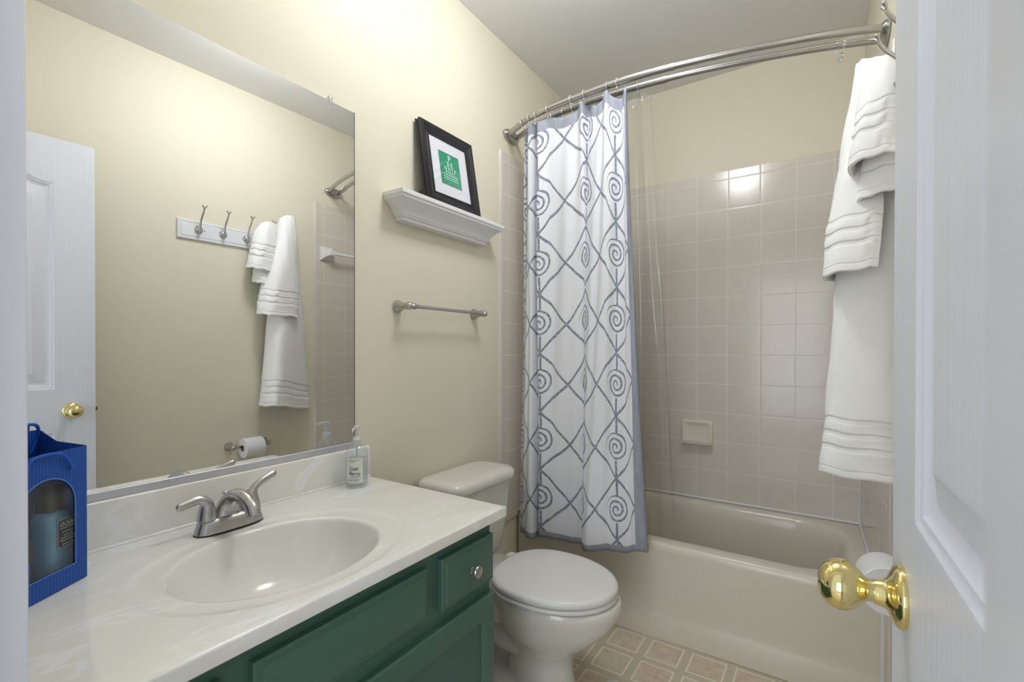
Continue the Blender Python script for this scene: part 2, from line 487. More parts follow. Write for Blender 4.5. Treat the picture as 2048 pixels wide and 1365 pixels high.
# caulk lines
struct(G().tube([(0.01, YB - TH - 0.002, TZ - 0.004), (1.465, YB - TH - 0.002, TZ - 0.004)], 0.006, 8).build('trim_6', CAULK), 'white caulk line above the tub back')
struct(G().tube([(WX(2.06) - TH - 0.002, 2.07, TZ - 0.004), (WX(YB) - TH - 0.002, YB - TH, TZ - 0.004)], 0.006, 8).build('trim_7', CAULK), 'white caulk line at the tub end')
struct(G().tube([(WX(YB) - TH - 0.001, YB - TH - 0.001, TZ), (WX(YB) - TH - 0.001, YB - TH - 0.001, TZ + 0.2)], 0.005, 8).tube([(WX(YB) - TH, YB - TH, TZ + 0.2), (WX(YB) - TH, YB - TH, TT)], 0.0025, 6).build('trim_8', CAULK), 'white caulk in the tub corner')
struct(G().tube([(0.011, 2.052, TZ - 0.004), (0.011, YB - TH, TZ - 0.004)], 0.005, 8).build('trim_9', CAULK), 'white caulk at the left tub end')
struct(G().tube([(WX(2.05) - 0.004, 2.046, 0.0), (WX(2.05) - 0.004, 2.046, 0.41)], 0.006, 8).build('trim_10', CAULK), 'white caulk beside the tub front')
struct(G().tube([(0.25, 2.050, 0.002), (WX(2.05), 2.058, 0.002)], 0.005, 8).build('trim_11', CAULK), 'pale caulk along the tub foot')

# ------------------------------------------------------------------ door
HX = lambda y: 1.395 + 0.0324 * (0.737 - y)         # face of the open door
DY0, DY1, DZ0, DZ1, DTH = 0.128, 0.737, 0.012, 2.134, 0.035
dt = bpy.data.objects.new('door_1', None); COL.objects.link(dt); dt.location = (1.415, 0.128, 0.0); dt['_org'] = (1.415, 0.128, 0.0); dt.empty_display_size = 0.05
struct(dt, 'white moulded panel door standing open at the right')
PY0, PY1 = 0.262, 0.603
def arch_top(y):
    c = (PY0 + PY1) / 2; h = (PY1 - PY0) / 2; k = abs(y - c) / h
    return 1.945 + (0.055 * 0.5 * (1 + math.cos(PI * min(1, k / 0.86))) if k < 0.86 else 0)
def panel_profile(d):
    """depth below the door face at inside distance d from the panel outline"""
    pts = [(0.0, 0.0), (0.004, 0.0035), (0.010, 0.0045), (0.013, 0.0085), (0.020, 0.011), (0.026, 0.012), (0.032, 0.0105), (0.060, 0.0035), (0.064, 0.0015), (0.068, 0.0012)]
    if d <= 0: return 0.0
    for (a, ha), (b, hb) in zip(pts, pts[1:]):
        if d <= b: return ha + (hb - ha) * (d - a) / (b - a)
    return 0.0012
def door_depth(y, z):
    best = 0.0
    for z0, top in ((1.075, arch_top), (0.20, None)):
        d = min(y - PY0, PY1 - y, z - z0)
        if top: 
            sl = (top(y + 0.002) - top(y - 0.002)) / 0.004
            dt_ = (top(y) - z) / math.sqrt(1 + sl * sl)
        else: dt_ = 0.888 - z
        d = min(d, dt_)
        best = max(best, panel_profile(d))
    return best
def axis_pts(a, b, dense, fine, coarse):
    out = [a]; x = a
    while x < b - 1e-6:
        st = fine if any(lo <= x <= hi for lo, hi in dense) else coarse
        nx = x + st
        for lo, hi in dense:
            if x < lo - 1e-9 < nx: nx = lo
        x = min(nx, b); out.append(x)
    return out
ys = axis_pts(DY0, DY1, [(PY0 - 0.002, PY0 + 0.07), (PY1 - 0.07, PY1 + 0.002)], 0.0022, 0.02)
ys_a = sorted(set([round(y, 5) for y in ys] + [round(PY0 + 0.07 + 0.0085 * k, 5) for k in range(int((PY1 - PY0 - 0.14) / 0.0085))]))
zs = axis_pts(DZ0, DZ1, [(0.198, 0.272), (0.818, 0.89), (1.073, 1.147), (1.865, 2.004)], 0.0024, 0.03)
front = [[(HX(y) + door_depth(y, z), y, z) for y in ys_a] for z in zs]
dg_ = G()
n_, m_ = len(front), len(front[0])
dg_.add([p for r in front for p in r], [(i * m_ + j, i * m_ + j + 1, (i + 1) * m_ + j + 1, (i + 1) * m_ + j) for i in range(n_ - 1) for j in range(m_ - 1)])
ring = [front[0][j] for j in range(m_)] + [front[i][m_ - 1] for i in range(1, n_)] + [front[n_ - 1][j] for j in range(m_ - 2, -1, -1)] + [front[i][0] for i in range(n_ - 2, 0, -1)]
dg_.loft([ring, [(x + DTH, y, z) for x, y, z in ring]], False, True)
def door_paint():
    m = M('white_woodgrain_door_paint', (226, 229, 238), 0.36)
    n = m.noise(90, 4, mapscale=(1, 1, 0.035), rough=0.6)
    m.bump(n, 0.8, 0.0016); return m
DOORP = door_paint()
dg_.build('door_panel', DOORP, dt, 30)
ky, kz = 0.657, 0.979
ax_d = Vector((-1, -0.0324, 0)).normalized()
def knob_geo(org, axis):
    mt = axis_mat(org, axis)
    ros = G().lathe([(0.0325, 0.0), (0.0335, 0.003), (0.0325, 0.006), (0.029, 0.009), (0.024, 0.011), (0.017, 0.0145), (0.0145, 0.018), (0.0135, 0.024), (0.0128, 0.026)], 48, mt)
    kn = G().lathe([(0.0115, 0.026), (0.0118, 0.031), (0.0135, 0.034), (0.019, 0.039), (0.0245, 0.046), (0.0272, 0.053), (0.0275, 0.058), (0.026, 0.065), (0.022, 0.071), (0.016, 0.0755), (0.008, 0.078), (0.001, 0.0785)], 48, mt)
    return ros, kn
org = Vector((HX(ky), ky, kz))
ros, kn = knob_geo(org, ax_d)
hw = ros.build('knob_rosette', BRASS, dt, 50); hw['label'] = 'polished brass rosette'
kn.build('door_knob', BRASS, hw, 60)['label'] = 'polished brass round knob'
org2 = Vector((HX(ky) + DTH, ky, kz)); ros2, kn2 = knob_geo(org2, -ax_d)
hw2 = ros2.build('knob_rosette', BRASS, dt, 50); kn2.build('door_knob', BRASS, hw2, 60)
g = G().box(HX(DY1) + 0.010, HX(DY1) + 0.026, DY1 - 0.001, DY1 + 0.0012, kz - 0.028, kz + 0.028, 0.0005, 1).box(HX(DY1) + 0.012, HX(DY1) + 0.024, DY1, DY1 + 0.011, kz - 0.008, kz + 0.008, 0.002)
g.build('latch', M('dark_latch_metal', (120, 108, 92), 0.35, 1.0), dt)
for hz in (0.25, 1.07, 1.9):
    G().tube([(1.408, 0.126, hz - 0.04), (1.408, 0.126, hz + 0.04)], 0.006, 12).build('hinge', BRASS, dt)

# ------------------------------------------------------------------ vanity
vc = thing('vanity_cabinet', 'dark green painted vanity cabinet under the marble sink top', 'cabinet', (0.28, 0.59, 0.0))
VX = 0.56; VY0, VY1 = 0.127, 1.051; VZ = 0.780
g = G().box(0.004, VX - 0.001, VY0, VY0 + 0.016, 0.0, VZ, 0.001, 1).box(0.004, VX - 0.001, VY1 - 0.016, VY1, 0.0, VZ, 0.001, 1)
g.box(0.004, VX - 0.018, VY0, VY1, 0.10, 0.116).box(VX - 0.09, VX - 0.075, VY0, VY1, 0.0, 0.10).box(0.004, 0.012, VY0, VY1, 0.10, VZ)
g.box(VX - 0.018, VX, VY0 + 0.016, VY1 - 0.016, 0.10, VZ, 0.0008, 1)
g.build('body', GREEN, vc)
def slab_front(y0, y1, z0, z1):
    """raised front with an ogee step"""
    r = lambda i, x: [(x, y0 + i, z0 + i), (x, y1 - i, z0 + i), (x, y1 - i, z1 - i), (x, y0 + i, z1 - i)]
    return G().loft([r(0, VX), r(0, VX + 0.014), r(0.003, VX + 0.017), r(0.011, VX + 0.0175), r(0.013, VX + 0.0205), r(0.0145, VX + 0.021)])
slab_front(0.397, 0.789, 0.632, 0.748).build('false_front', GREEN, vc, 20)
def knob_small(o, parent):
    mt = axis_mat(o, (1, 0, 0))
    G().lathe([(0.008, 0), (0.0085, 0.002), (0.0055, 0.004), (0.005, 0.012), (0.008, 0.0155), (0.0145, 0.018), (0.0155, 0.021), (0.0145, 0.0235), (0.012, 0.0245), (0.0005, 0.0252)], 32, mt).build('knob', NICKEL, parent, 40)['label'] = 'brushed nickel knob'
d1 = slab_front(0.838, 1.043, 0.624, 0.748).build('drawer', GREEN, vc, 20); knob_small((VX + 0.021, 0.943, 0.686), d1)
d2 = slab_front(0.140, 0.350, 0.624, 0.748).build('drawer', GREEN, vc, 20); knob_small((VX + 0.021, 0.245, 0.686), d2)
def cab_door(y0, y1, z0, z1, ky_):
    st, rl = 0.040, 0.058
    g = G()
    def rg(i, j, x): return [(x, y0 + i, z0 + j), (x, y1 - i, z0 + j), (x, y1 - i, z1 - j), (x, y0 + i, z1 - j)]
    g.loft([rg(0, 0, VX), rg(0, 0, VX + 0.015), rg(0.004, 0.004, VX + 0.0195), rg(0.008, 0.008, VX + 0.020), rg(st, rl, VX + 0.020), rg(st + 0.006, rl + 0.006, VX + 0.013), rg(st + 0.008, rl + 0.008, VX + 0.009)], True, False)
    d = g.build('door', GREEN, vc, 20)
    G().box(VX + 0.004, VX + 0.0092, y0 + st, y1 - st, z0 + rl, z1 - rl).build('panel', GREEN_PANEL, d)
    knob_small((VX + 0.020, ky_, z1 - 0.03), d)
cab_door(0.606, 1.047, 0.118, 0.590, 0.628)
cab_door(0.138, 0.578, 0.118, 0.590, 0.556)

# countertop with the basin
CT = 0.81
ct = thing('countertop', 'cream cultured marble counter with an oval sink basin', 'countertop', (0.3, 0.6, 0.775))
SX, SY, SA, SB = 0.346, 0.585, 0.176, 0.213
X0, X1, Y0, Y1 = 0.021, 0.588, 0.124, 1.089
angs = [2 * PI * k / 144 for k in range(144)]
cang = [math.atan2(y - SY, x - SX) % (2 * PI) for x, y in ((X0, Y0), (X1, Y0), (X1, Y1), (X0, Y1))]
angs = sorted(set(angs + cang))
def ray_rect(a):
    c, s_ = math.cos(a), math.sin(a); t = 1e9
    if c > 1e-9: t = min(t, (X1 - SX) / c)
    if c < -1e-9: t = min(t, (X0 - SX) / c)
    if s_ > 1e-9: t = min(t, (Y1 - SY) / s_)
    if s_ < -1e-9: t = min(t, (Y0 - SY) / s_)
    return t
def basin_z(d):
    prof = [(0.0, -0.150), (0.12, -0.150), (0.3, -0.147), (0.5, -0.139), (0.65, -0.125), (0.78, -0.102), (0.88, -0.070), (0.94, -0.042), (0.975, -0.020), (1.0, -0.008), (1.025, -0.0045), (1.06, -0.0035)]
    return cr1([p[0] for p in prof], [p[1] for p in prof], d)
rings = []
for d in (0.1, 0.2, 0.3, 0.4, 0.5, 0.6, 0.7, 0.78, 0.85, 0.9, 0.93, 0.955, 0.975, 0.99, 1.0, 1.015, 1.03, 1.06):
    sk = 0.0
    rings.append([(SX + d * math.cos(a) / math.hypot(math.cos(a) / SA, math.sin(a) / SB), SY + d * math.sin(a) / math.hypot(math.cos(a) / SA, math.sin(a) / SB), CT + basin_z(d)) for a in angs])
def ell(a, ea, eb): return 1 / math.hypot(math.cos(a) / ea, math.sin(a) / eb)
for k, zz in ((0.0, -0.0036), (0.6, -0.0032), (0.82, -0.0022), (1.0, -0.0003), (1.12, 0.0)):
    rr = []
    for a in angs:
        r0, r1 = ell(a, SA * 1.07, SB * 1.07), min(ell(a, SA * 1.24, SB * 1.30), ray_rect(a) * 0.94)
        r = r0 + (r1 - r0) * k; rr.append((SX + r * math.cos(a), SY + r * math.sin(a), CT + zz))
    rings.append(rr)
def rect_ring(e, z):
    out = []
    for a in angs:
        t = ray_rect(a); x, y = SX + t * math.cos(a), SY + t * math.sin(a)
        out.append((min(max(x, X0 + e), X1 - e), min(max(y, Y0 + e), Y1 - e), z))
    return out
rings += [rect_ring(0.007, CT + 0.0), rect_ring(0.0025, CT - 0.0006), rect_ring(0.0007, CT - 0.002), rect_ring(0.0, CT - 0.004), rect_ring(0.0, CT - 0.027), rect_ring(0.002, CT - 0.029)]
G().loft(rings, True, False).build('basin_slab', MARBLE, ct, 40)
g = G(); prof = [(0.001, CT - 0.028), (0.0215, CT - 0.028), (0.0215, 0.906), (0.0205, 0.912), (0.017, 0.9145), (0.003, 0.9145), (0.001, 0.9135)]
g.loft([[(x, y, z) for x, z in prof] for y in (0.124, 1.089)])
g.tube([(0.0225, 0.13, CT + 0.001), (0.0225, 1.087, CT + 0.001)], 0.0045, 8)
g.build('backsplash', MARBLE, ct)
G().lathe([(0.024, 0), (0.024, 0.003), (0.019, 0.005), (0.004, 0.004)], 32, Matrix.Translation((SX, SY, CT - 0.151))).build('drain', NICKEL, ct)

# faucet
fa = thing('faucet', 'brushed nickel two handle centerset faucet behind the sink', 'faucet', (0.113, 0.585, CT))
FX, FY = 0.113, 0.585
def stad(hx, hy, z, n=10, sq=0.6):
    """stadium-shaped ring"""
    pts = []
    for k in range(4 * n):
        a = 2 * PI * k / (4 * n); c, s_ = math.cos(a), math.sin(a)
        pts.append((FX + hx * math.copysign(abs(c) ** 0.75, c), FY + hy * math.copysign(abs(s_) ** sq, s_), z))
    return pts
g = G().loft([stad(0.0275, 0.0785, CT - 0.0005), stad(0.0275, 0.0785, CT + 0.003)]); g.build('gasket', DARK, fa)
g = G().loft([stad(0.027, 0.078, CT + 0.003), stad(0.0262, 0.076, CT + 0.012), stad(0.0245, 0.072, CT + 0.024), stad(0.0225, 0.069, CT + 0.031), stad(0.019, 0.064, CT + 0.034), stad(0.008, 0.03, CT + 0.0355)])
g.build('base', NICKEL, fa, 40)
for s_, tip in ((-1, (0.002, -0.076, 0.080)), (1, (-0.004, 0.082, 0.102))):
    cy = FY + s_ * 0.0515
    mt = Matrix.Translation((FX, cy, CT))
    c = G().lathe([(0.0215, 0.0335), (0.0212, 0.038), (0.0185, 0.052), (0.0155, 0.064), (0.0125, 0.074), (0.009, 0.080), (0.003, 0.083)], 32, mt)
    if s_ < 0:
        pts = [(FX, cy, CT + 0.045), (FX + 0.001, cy - 0.001, CT + 0.064), (FX + 0.002, cy - 0.006, CT + 0.0785), (FX + 0.002, cy - 0.020, CT + 0.0845), (FX + 0.003, cy - 0.042, CT + 0.081), (FX + 0.004, cy - 0.060, CT + 0.078), (FX + 0.004, cy - 0.0655, CT + 0.0775)]
    else:
        pts = [(FX, cy, CT + 0.045), (FX + 0.001, cy + 0.001, CT + 0.066), (FX + 0.001, cy + 0.006, CT + 0.080), (FX + 0.001, cy + 0.020, CT + 0.092), (FX, cy + 0.042, CT + 0.101), (FX - 0.001, cy + 0.060, CT + 0.107), (FX - 0.001, cy + 0.0655, CT + 0.107)]
    c.tube(pts, [0.0165, 0.0135, (0.0105, 0.011), (0.008, 0.0098), (0.0072, 0.0098), (0.0066, 0.009), (0.003, 0.004)], 20, sub=5)
    c.build('handle', NICKEL, fa, 50)
g = G()
sp = [(FX - 0.004, FY, CT + 0.022), (FX - 0.006, FY, CT + 0.045), (FX + 0.002, FY, CT + 0.066), (FX + 0.022, FY, CT + 0.082), (FX + 0.050, FY, CT + 0.0855), (FX + 0.080, FY, CT + 0.079), (FX + 0.101, FY, CT + 0.066), (FX + 0.108, FY, CT + 0.055)]
g.tube(sp, [(0.022, 0.040), (0.021, 0.032), (0.0185, 0.0240), (0.0150, 0.0180), (0.0142, 0.0158), (0.0150, 0.0158), (0.0162, 0.0162), (0.0160, 0.0160)], 24, sub=6)
spout = g.build('spout', NICKEL, fa, 50)
G().tube([(FX + 0.1072, FY, CT + 0.0565), (FX + 0.1102, FY, CT + 0.0490)], 0.0146, 24).build('aerator', NICKEL, spout)
G().tube([(FX - 0.021, FY, CT + 0.03), (FX - 0.021, FY, CT + 0.078)], 0.0028, 10).lathe([(0.003, 0.0), (0.0075, 0.003), (0.0078, 0.006), (0.005, 0.0085), (0.001, 0.009)], 20, Matrix.Translation((FX - 0.021, FY, CT + 0.076))).build('lift_rod', NICKEL, fa)

# mirror on the wall
mi = thing('wall_mirror', 'large frameless mirror on the wall above the sink', 'mirror', (0.003, 0.58, 0.93))
G().box(0.001, 0.0065, 0.124, 1.036, 0.931, 2.038, 0.001, 1).build('mirror_glass', MIRROR, mi)
G().box(0.0005, 0.0105, 0.124, 1.038, 0.9145, 0.9335, 0.001, 1).build('channel', ALU, mi)['label'] = 'satin metal bottom channel'
for cy in (0.945,):
    G().box(0.0005, 0.011, cy - 0.007, cy + 0.007, 2.026, 2.052, 0.003).lathe([(0.0035, 0.0), (0.003, 0.002), (0.0005, 0.0022)], 12, axis_mat((0.011, cy, 2.045), (1, 0, 0))).build('clip', ACRYLIC, mi)['label'] = 'clear plastic clip'
G().box(0.0004, 0.0072, 1.0355, 1.0372, 0.931, 2.038).build('edge', M('dark_mirror_edge', (70, 76, 72), 0.3), mi)

# ------------------------------------------------------------------ soap bottle
SBX, SBY = 0.083, 0.985
so = thing('soap_dispenser', 'clear pump bottle of soap with a white label beside the backsplash', 'soap bottle', (SBX, SBY, CT))
mt = Matrix.Translation((SBX, SBY, CT + 0.0005))
R0 = 0.0345
bottle = G().lathe([(0.001, 0.001), (0.028, 0.0005), (0.0325, 0.003), (R0, 0.009), (R0, 0.100), (0.0335, 0.110), (0.0295, 0.121), (0.023, 0.1285), (0.0155, 0.133), (0.0125, 0.136), (0.0125, 0.142)], 48, mt, True, False)
bottle.build('bottle', GLASSY, so, 50)
G().lathe([(0.001, 0.006), (0.026, 0.0055), (0.031, 0.008), (0.0325, 0.013), (0.0325, 0.0895), (0.001, 0.0897)], 40, mt).build('liquid', SOAP, so, 50)
G().tube([(SBX, SBY, CT + 0.02), (SBX, SBY, CT + 0.137)], 0.003, 10).build('dip_tube', PUMP_M, so)
pd = Vector((0.42, -0.9, 0)).normalized()
g = G().lathe([(0.0145, 0.134), (0.0150, 0.136), (0.0150, 0.150), (0.0125, 0.1525), (0.0105, 0.1575), (0.0065, 0.159), (0.0055, 0.160), (0.0052, 0.178), (0.0085, 0.180), (0.0095, 0.184), (0.0095, 0.1905), (0.007, 0.193), (0.001, 0.1935)], 32, mt)
c0 = Vector((SBX, SBY, CT + 0.1865)); pdn = Vector((0.55, -0.83, 0)).normalized()
g.tube([c0, c0 + pdn * 0.018 + Vector((0, 0, 0.001)), c0 + pdn * 0.034 + Vector((0, 0, -0.002)), c0 + pdn * 0.040 + Vector((0, 0, -0.007))], [0.0055, 0.0045, 0.0036, 0.003], 12, sub=4)
g.build('pump', PUMP_M, so, 40)
vd = math.atan2(0 - SBY, CAM_X - SBX)          # side that faces the doorway
RL = R0 + 0.0006
def onlab(x, y, r=RL): 
    a = vd + x / r; return (SBX + r * math.cos(a), SBY + r * math.sin(a), CT + y)
def label_patch(a0, a1, z0, z1, name, mat, r):
    return sheet(name, [[onlab(a0 + (a1 - a0) * j / 20, z, r) for j in range(21)] for z in (z0, z1)], mat, so)
lb = label_patch(-0.036, 0.018, 0.018, 0.096, 'label', LABEL, R0 + 0.0004); lb['label'] = 'white paper label'
label_patch(0.026, 0.046, 0.020, 0.092, 'label', clear_mat('frosted_label', (0.8, 0.82, 0.82), 0.55, 0.3), R0 + 0.0004)
lt = G(); red = G()
def strokes(g_, pl, ox, oy, sc, w):
    for st in pl:
        pts = [onlab(ox + x * sc, oy + y * sc, RL + 0.0004) for x, y in st]
        g_.tube([tuple(p) for p in spline(pts, 4)] if len(pts) > 2 else pts, w, 6)
HAND = {
 'I': [[(0.1, 1), (0.6, 1)], [(0.35, 1), (0.35, 0)], [(0.05, 0), (0.65, 0)]],
 'c': [[(0.5, 0.5), (0.25, 0.6), (0.05, 0.3), (0.2, 0.02), (0.5, 0.1)]],
 'e': [[(0.08, 0.3), (0.45, 0.36), (0.35, 0.6), (0.1, 0.5), (0.05, 0.2), (0.25, 0.0), (0.5, 0.12)]],
 'd': [[(0.5, 0.5), (0.2, 0.55), (0.05, 0.25), (0.25, 0.0), (0.5, 0.3), (0.52, 1.05)], [(0.52, 1.05), (0.52, 0.0)]],
 'B': [[(0.12, 1.0), (0.1, 0.0)], [(0.02, 1.0), (0.5, 0.98), (0.55, 0.7), (0.15, 0.55), (0.62, 0.4), (0.5, 0.02), (0.05, 0.0)]],
 'r': [[(0.1, 0.55), (0.12, 0.0)], [(0.12, 0.35), (0.3, 0.58), (0.48, 0.5)]],
 'y': [[(0.08, 0.58), (0.15, 0.1), (0.4, 0.12), (0.5, 0.55)], [(0.5, 0.6), (0.45, -0.2), (0.2, -0.45), (0.05, -0.3)]]}
def write(word, x, y, sc):
    for ch in word:
        strokes(lt, HAND[ch], x, y, sc, 0.00055); x += sc * (0.72 if ch in 'IB' else 0.58)
write('Iced', -0.0225, 0.0585, 0.0105)
write('Berry', -0.0225, 0.0435, 0.0105)
text_geo('HAND SOAP', 0.0042, lambda x, y: onlab(x - 0.009, y + 0.0355, RL + 0.0003), lt)
for k in range(3):
    for j in range(7):
        w = 0.0042 if (j * 7 + k * 3) % 3 else 0.0028
        x0 = -0.031 + j * 0.0058; lt.add([onlab(x0, 0.0295 - k * 0.0026), onlab(x0 + w, 0.0295 - k * 0.0026), onlab(x0 + w, 0.0305 - k * 0.0026), onlab(x0, 0.0305 - k * 0.0026)], [(0, 1, 2, 3)])
for k in range(20):
    w = 0.013 if k % 4 else 0.009
    y0 = 0.030 + k * 0.0028; lt.add([onlab(0.028, y0, RL + .0002), onlab(0.028 + w, y0, RL + .0002), onlab(0.028 + w, y0 + 0.0008, RL + .0002), onlab(0.028, y0 + 0.0008, RL + .0002)], [(0, 1, 2, 3)])
for y0, xs_ in ((0.0885, (-0.028, -0.0225, -0.017, -0.0105, -0.004, 0.002)), (0.0855, (-0.024, -0.018, -0.012, -0.006)), (0.0825, (-0.019, -0.013))):
    for x0 in xs_: red.add([onlab(x0, y0), onlab(x0 + 0.0045, y0), onlab(x0 + 0.0045, y0 + 0.0014), onlab(x0, y0 + 0.0014)], [(0, 1, 2, 3)])
flat_build(lt, 'lettering', INK, lb); flat_build(red, 'red_lettering', RED_INK, lb)

# ------------------------------------------------------------------ gift bag
FR, FL = Vector((0.150, 0.306, 0)), Vector((0.236, 0.178, 0))
BK = Vector((-0.108, -0.043, 0))
fd = (FR - FL).normalized(); BW = (FR - FL).length; BZ = CT + 0.0012; BH = 0.250
bd = BK.normalized()
bag = thing('gift_bag', 'blue paper gift bag with an arched clear window on the counter', 'gift bag', (0.14, 0.22, CT))
def bagpt(u, v, off=0.0):       # u from left to right of the front, v up
    p = FL + fd * u - bd * off; return (p.x, p.y, BZ + v)
W0, W1, WZ0, WZ1 = 0.026, 0.130, 0.036, 0.205
def win_outline(n=20):
    pts = [(W0, WZ0), (W1, WZ0)]
    c = (W0 + W1) / 2; r = (W1 - W0) / 2; zc = WZ1 - r
    pts += [(c + r * math.cos(PI * k / n), zc + r * math.sin(PI * k / n)) for k in range(n + 1)]
    return pts
# front panel: rectangle minus arched window, meshed as two matching rings
inner = win_outline(24)
outer = []
cxw, czw = (W0 + W1) / 2, 0.115
for x, z in inner:
    dx, dz = x - cxw, z - czw; t = 1e9
    if dx > 1e-9: t = min(t, (BW - cxw) / dx)
    if dx < -1e-9: t = min(t, (0 - cxw) / dx)
    if dz > 1e-9: t = min(t, (BH - czw) / dz)
    if dz < -1e-9: t = min(t, (0 - czw) / dz)
    outer.append((cxw + dx * t, czw + dz * t))
corners = [(0, 0), (BW, 0), (BW, BH), (0, BH)]
for cx_, cz_ in corners:          # snap the nearest outer point to every corner
    k = min(range(len(outer)), key=lambda i: (outer[i][0] - cx_) ** 2 + (outer[i][1] - cz_) ** 2); outer[k] = (cx_, cz_)
V, Fc, UVs = [], [], []
n = len(inner)
for (x, z) in inner + outer: V.append(bagpt(x, z)); UVs.append((x, z))
for i in range(n): Fc.append((i, (i + 1) % n, n + (i + 1) % n, n + i))
def add_quad(pts, uvs):
    k = len(V); V.extend(pts); UVs.extend(uvs); Fc.append((k, k + 1, k + 2, k + 3))
def P3(p, z): return (p.x, p.y, BZ + z)
BR, BL = FR + BK, FL + BK
MR = FR + BK * 0.5 - fd * 0.012; ML = FL + BK * 0.5 + fd * 0.012
hb = BK.length
for a, b, ua, ub in ((FR, MR, BW, BW + hb / 2), (MR, BR, BW + hb / 2, BW + hb), (BR, BL, BW + hb, 2 * BW + hb), (BL, ML, 2 * BW + hb, 2 * BW + 1.5 * hb), (ML, FL, 2 * BW + 1.5 * hb, 2 * BW + 2 * hb)):
    za = BH + (0.026 if a in (BR, BL) else 0); zb = BH + (0.026 if b in (BR, BL) else 0)
    if a is MR or a is ML: za = BH + 0.008
    if b is MR or b is ML: zb = BH + 0.008
    add_quad([P3(a, 0), P3(b, 0), P3(b, zb), P3(a, za)], [(ua, 0), (ub, 0), (ub, zb), (ua, za)])
add_quad([P3(FL, 0.001), P3(FR, 0.001), P3(BR, 0.001), P3(BL, 0.001)], [(0, 0), (0, 0), (0, 0), (0, 0)])
me = bpy.data.meshes.new('paper_body'); me.from_pydata(V, [], Fc)
lay = me.uv_layers.new(name='UVMap')
for poly in me.polygons:
    for li in poly.loop_indices: lay.data[li].uv = UVs[me.loops[li].vertex_index]
pb = finish(bpy.data.objects.new('paper_body', me), BAG, bag)
q = pb.modifiers.new('thickness', 'SOLIDIFY'); q.thickness = 0.0012; q.offset = 0
me = bpy.data.meshes.new('window_film'); o_ = [(x, z) for x, z in inner]
me.from_pydata([bagpt(x, z, -0.0012) for x, z in o_], [], [tuple(range(n))])
finish(bpy.data.objects.new('window_film', me), FILM, bag)['label'] = 'clear arched window'
g = G(); g.tube([bagpt(x, z, 0.0008) for x, z in inner + inner[:1]], 0.0010, 6)
g.build('window_edge', M('pale_blue_edge', (92, 140, 206), 0.5), bag)
def rope(pts): 
    P = spline(pts, 10); g = G(); g.tube(P, 0.0024, 8)
    for k in range(3):      # twist
        g.tube([tuple(p + Vector((0.0013 * math.cos(1.3 * i + k * 2.09), 0.0013 * math.sin(1.3 * i + k * 2.09), 0.0013 * math.sin(1.3 * i + k * 2.09)))) for i, p in enumerate(P)], 0.0016, 6)
    return g
rope([bagpt(BW - 0.034, 0.214, 0.004), bagpt(BW - 0.036, 0.222, 0.006), bagpt(BW - 0.052, 0.243, 0.008), bagpt(BW - 0.075, 0.250, 0.008), bagpt(0.045, 0.246, 0.007), bagpt(0.034, 0.214, 0.004)]).build('rope_handle', ROPE, bag)
rope([bagpt(BW - 0.024, 0.236, -0.106), bagpt(BW - 0.020, 0.262, -0.098), bagpt(BW - 0.030, 0.285, -0.08), bagpt(BW - 0.058, 0.296, -0.066), bagpt(0.04, 0.288, -0.08), bagpt(0.034, 0.240, -0.106)]).build('rope_handle', ROPE, bag)
# what stands in the bag
bc = FL + fd * 0.1195 + BK.normalized() * 0.046
sg = thing('shower_gel_bottle', 'bottle of blue shower gel with a black cap inside the gift bag', 'bottle', (bc.x, bc.y, CT))
mtb = axis_mat((bc.x, bc.y, BZ + 0.004), (0, 0, 1), (fd.x, fd.y, 0)) @ Matrix.Diagonal((1, 1, 1.15, 1))
def se(a, b, z, n=32, e=0.6): return [(a * math.copysign(abs(math.cos(2 * PI * k / n)) ** e, math.cos(2 * PI * k / n)), b * math.copysign(abs(math.sin(2 * PI * k / n)) ** e, math.sin(2 * PI * k / n)), z) for k in range(n)]
G().loft([se(0.025, 0.021, 0), se(0.0285, 0.024, 0.004), se(0.030, 0.026, 0.03), se(0.030, 0.026, 0.085), se(0.0285, 0.025, 0.098), se(0.024, 0.021, 0.107, e=0.8), se(0.017, 0.016, 0.113, e=1)], mat4=mtb).build('bottle', GEL, sg, 50)
G().loft([se(0.0180, 0.0175, 0.113, e=0.9), se(0.0185, 0.018, 0.116, e=0.9), se(0.018, 0.0175, 0.153, e=0.9), se(0.0165, 0.016, 0.156, e=0.9)], mat4=mtb).build('cap', BLACK_CAP, sg, 40)
def gl(x, z, off=0.0268): return tuple(mtb @ Vector((x, -off, z)))
lab = flat_build(G().add([gl(-0.014, 0.055), gl(0.026, 0.055), gl(0.026, 0.100), gl(-0.014, 0.100)], [(0, 1, 2, 3)]), 'label', BLACK_LABEL, sg); lab['label'] = 'black label with white lettering'
lw = G(); text_geo('OCEAN', 0.0090, lambda x, y: gl(x + 0.0065, 0.0885 + y, 0.0272), lw, bold=0.0003)
for k, (w, z) in enumerate(((0.030, 0.0755), (0.022, 0.069), (0.018, 0.0635), (0.028, 0.0595), (0.030, 0.0555), (0.024, 0.0495))):
    for j in range(6):
        xa = 0.0065 - w / 2 + j * w / 6; z_ = z + 0.009; lw.add([gl(xa, z_, 0.0271), gl(xa + w / 7.5, z_, 0.0271), gl(xa + w / 7.5, z_ + 0.0016, 0.0271), gl(xa, z_ + 0.0016, 0.0271)], [(0, 1, 2, 3)])
for a, b in (((-0.014, 0.055), (0.026, 0.0557)), ((-0.014, 0.0993), (0.026, 0.100)), ((-0.014, 0.055), (-0.0132, 0.100))):
    lw.add([gl(a[0], a[1], .027), gl(b[0], a[1], .027), gl(b[0], b[1], .027), gl(a[0], b[1], .027)], [(0, 1, 2, 3)])
flat_build(lw, 'lettering', INK_WHITE, lab)
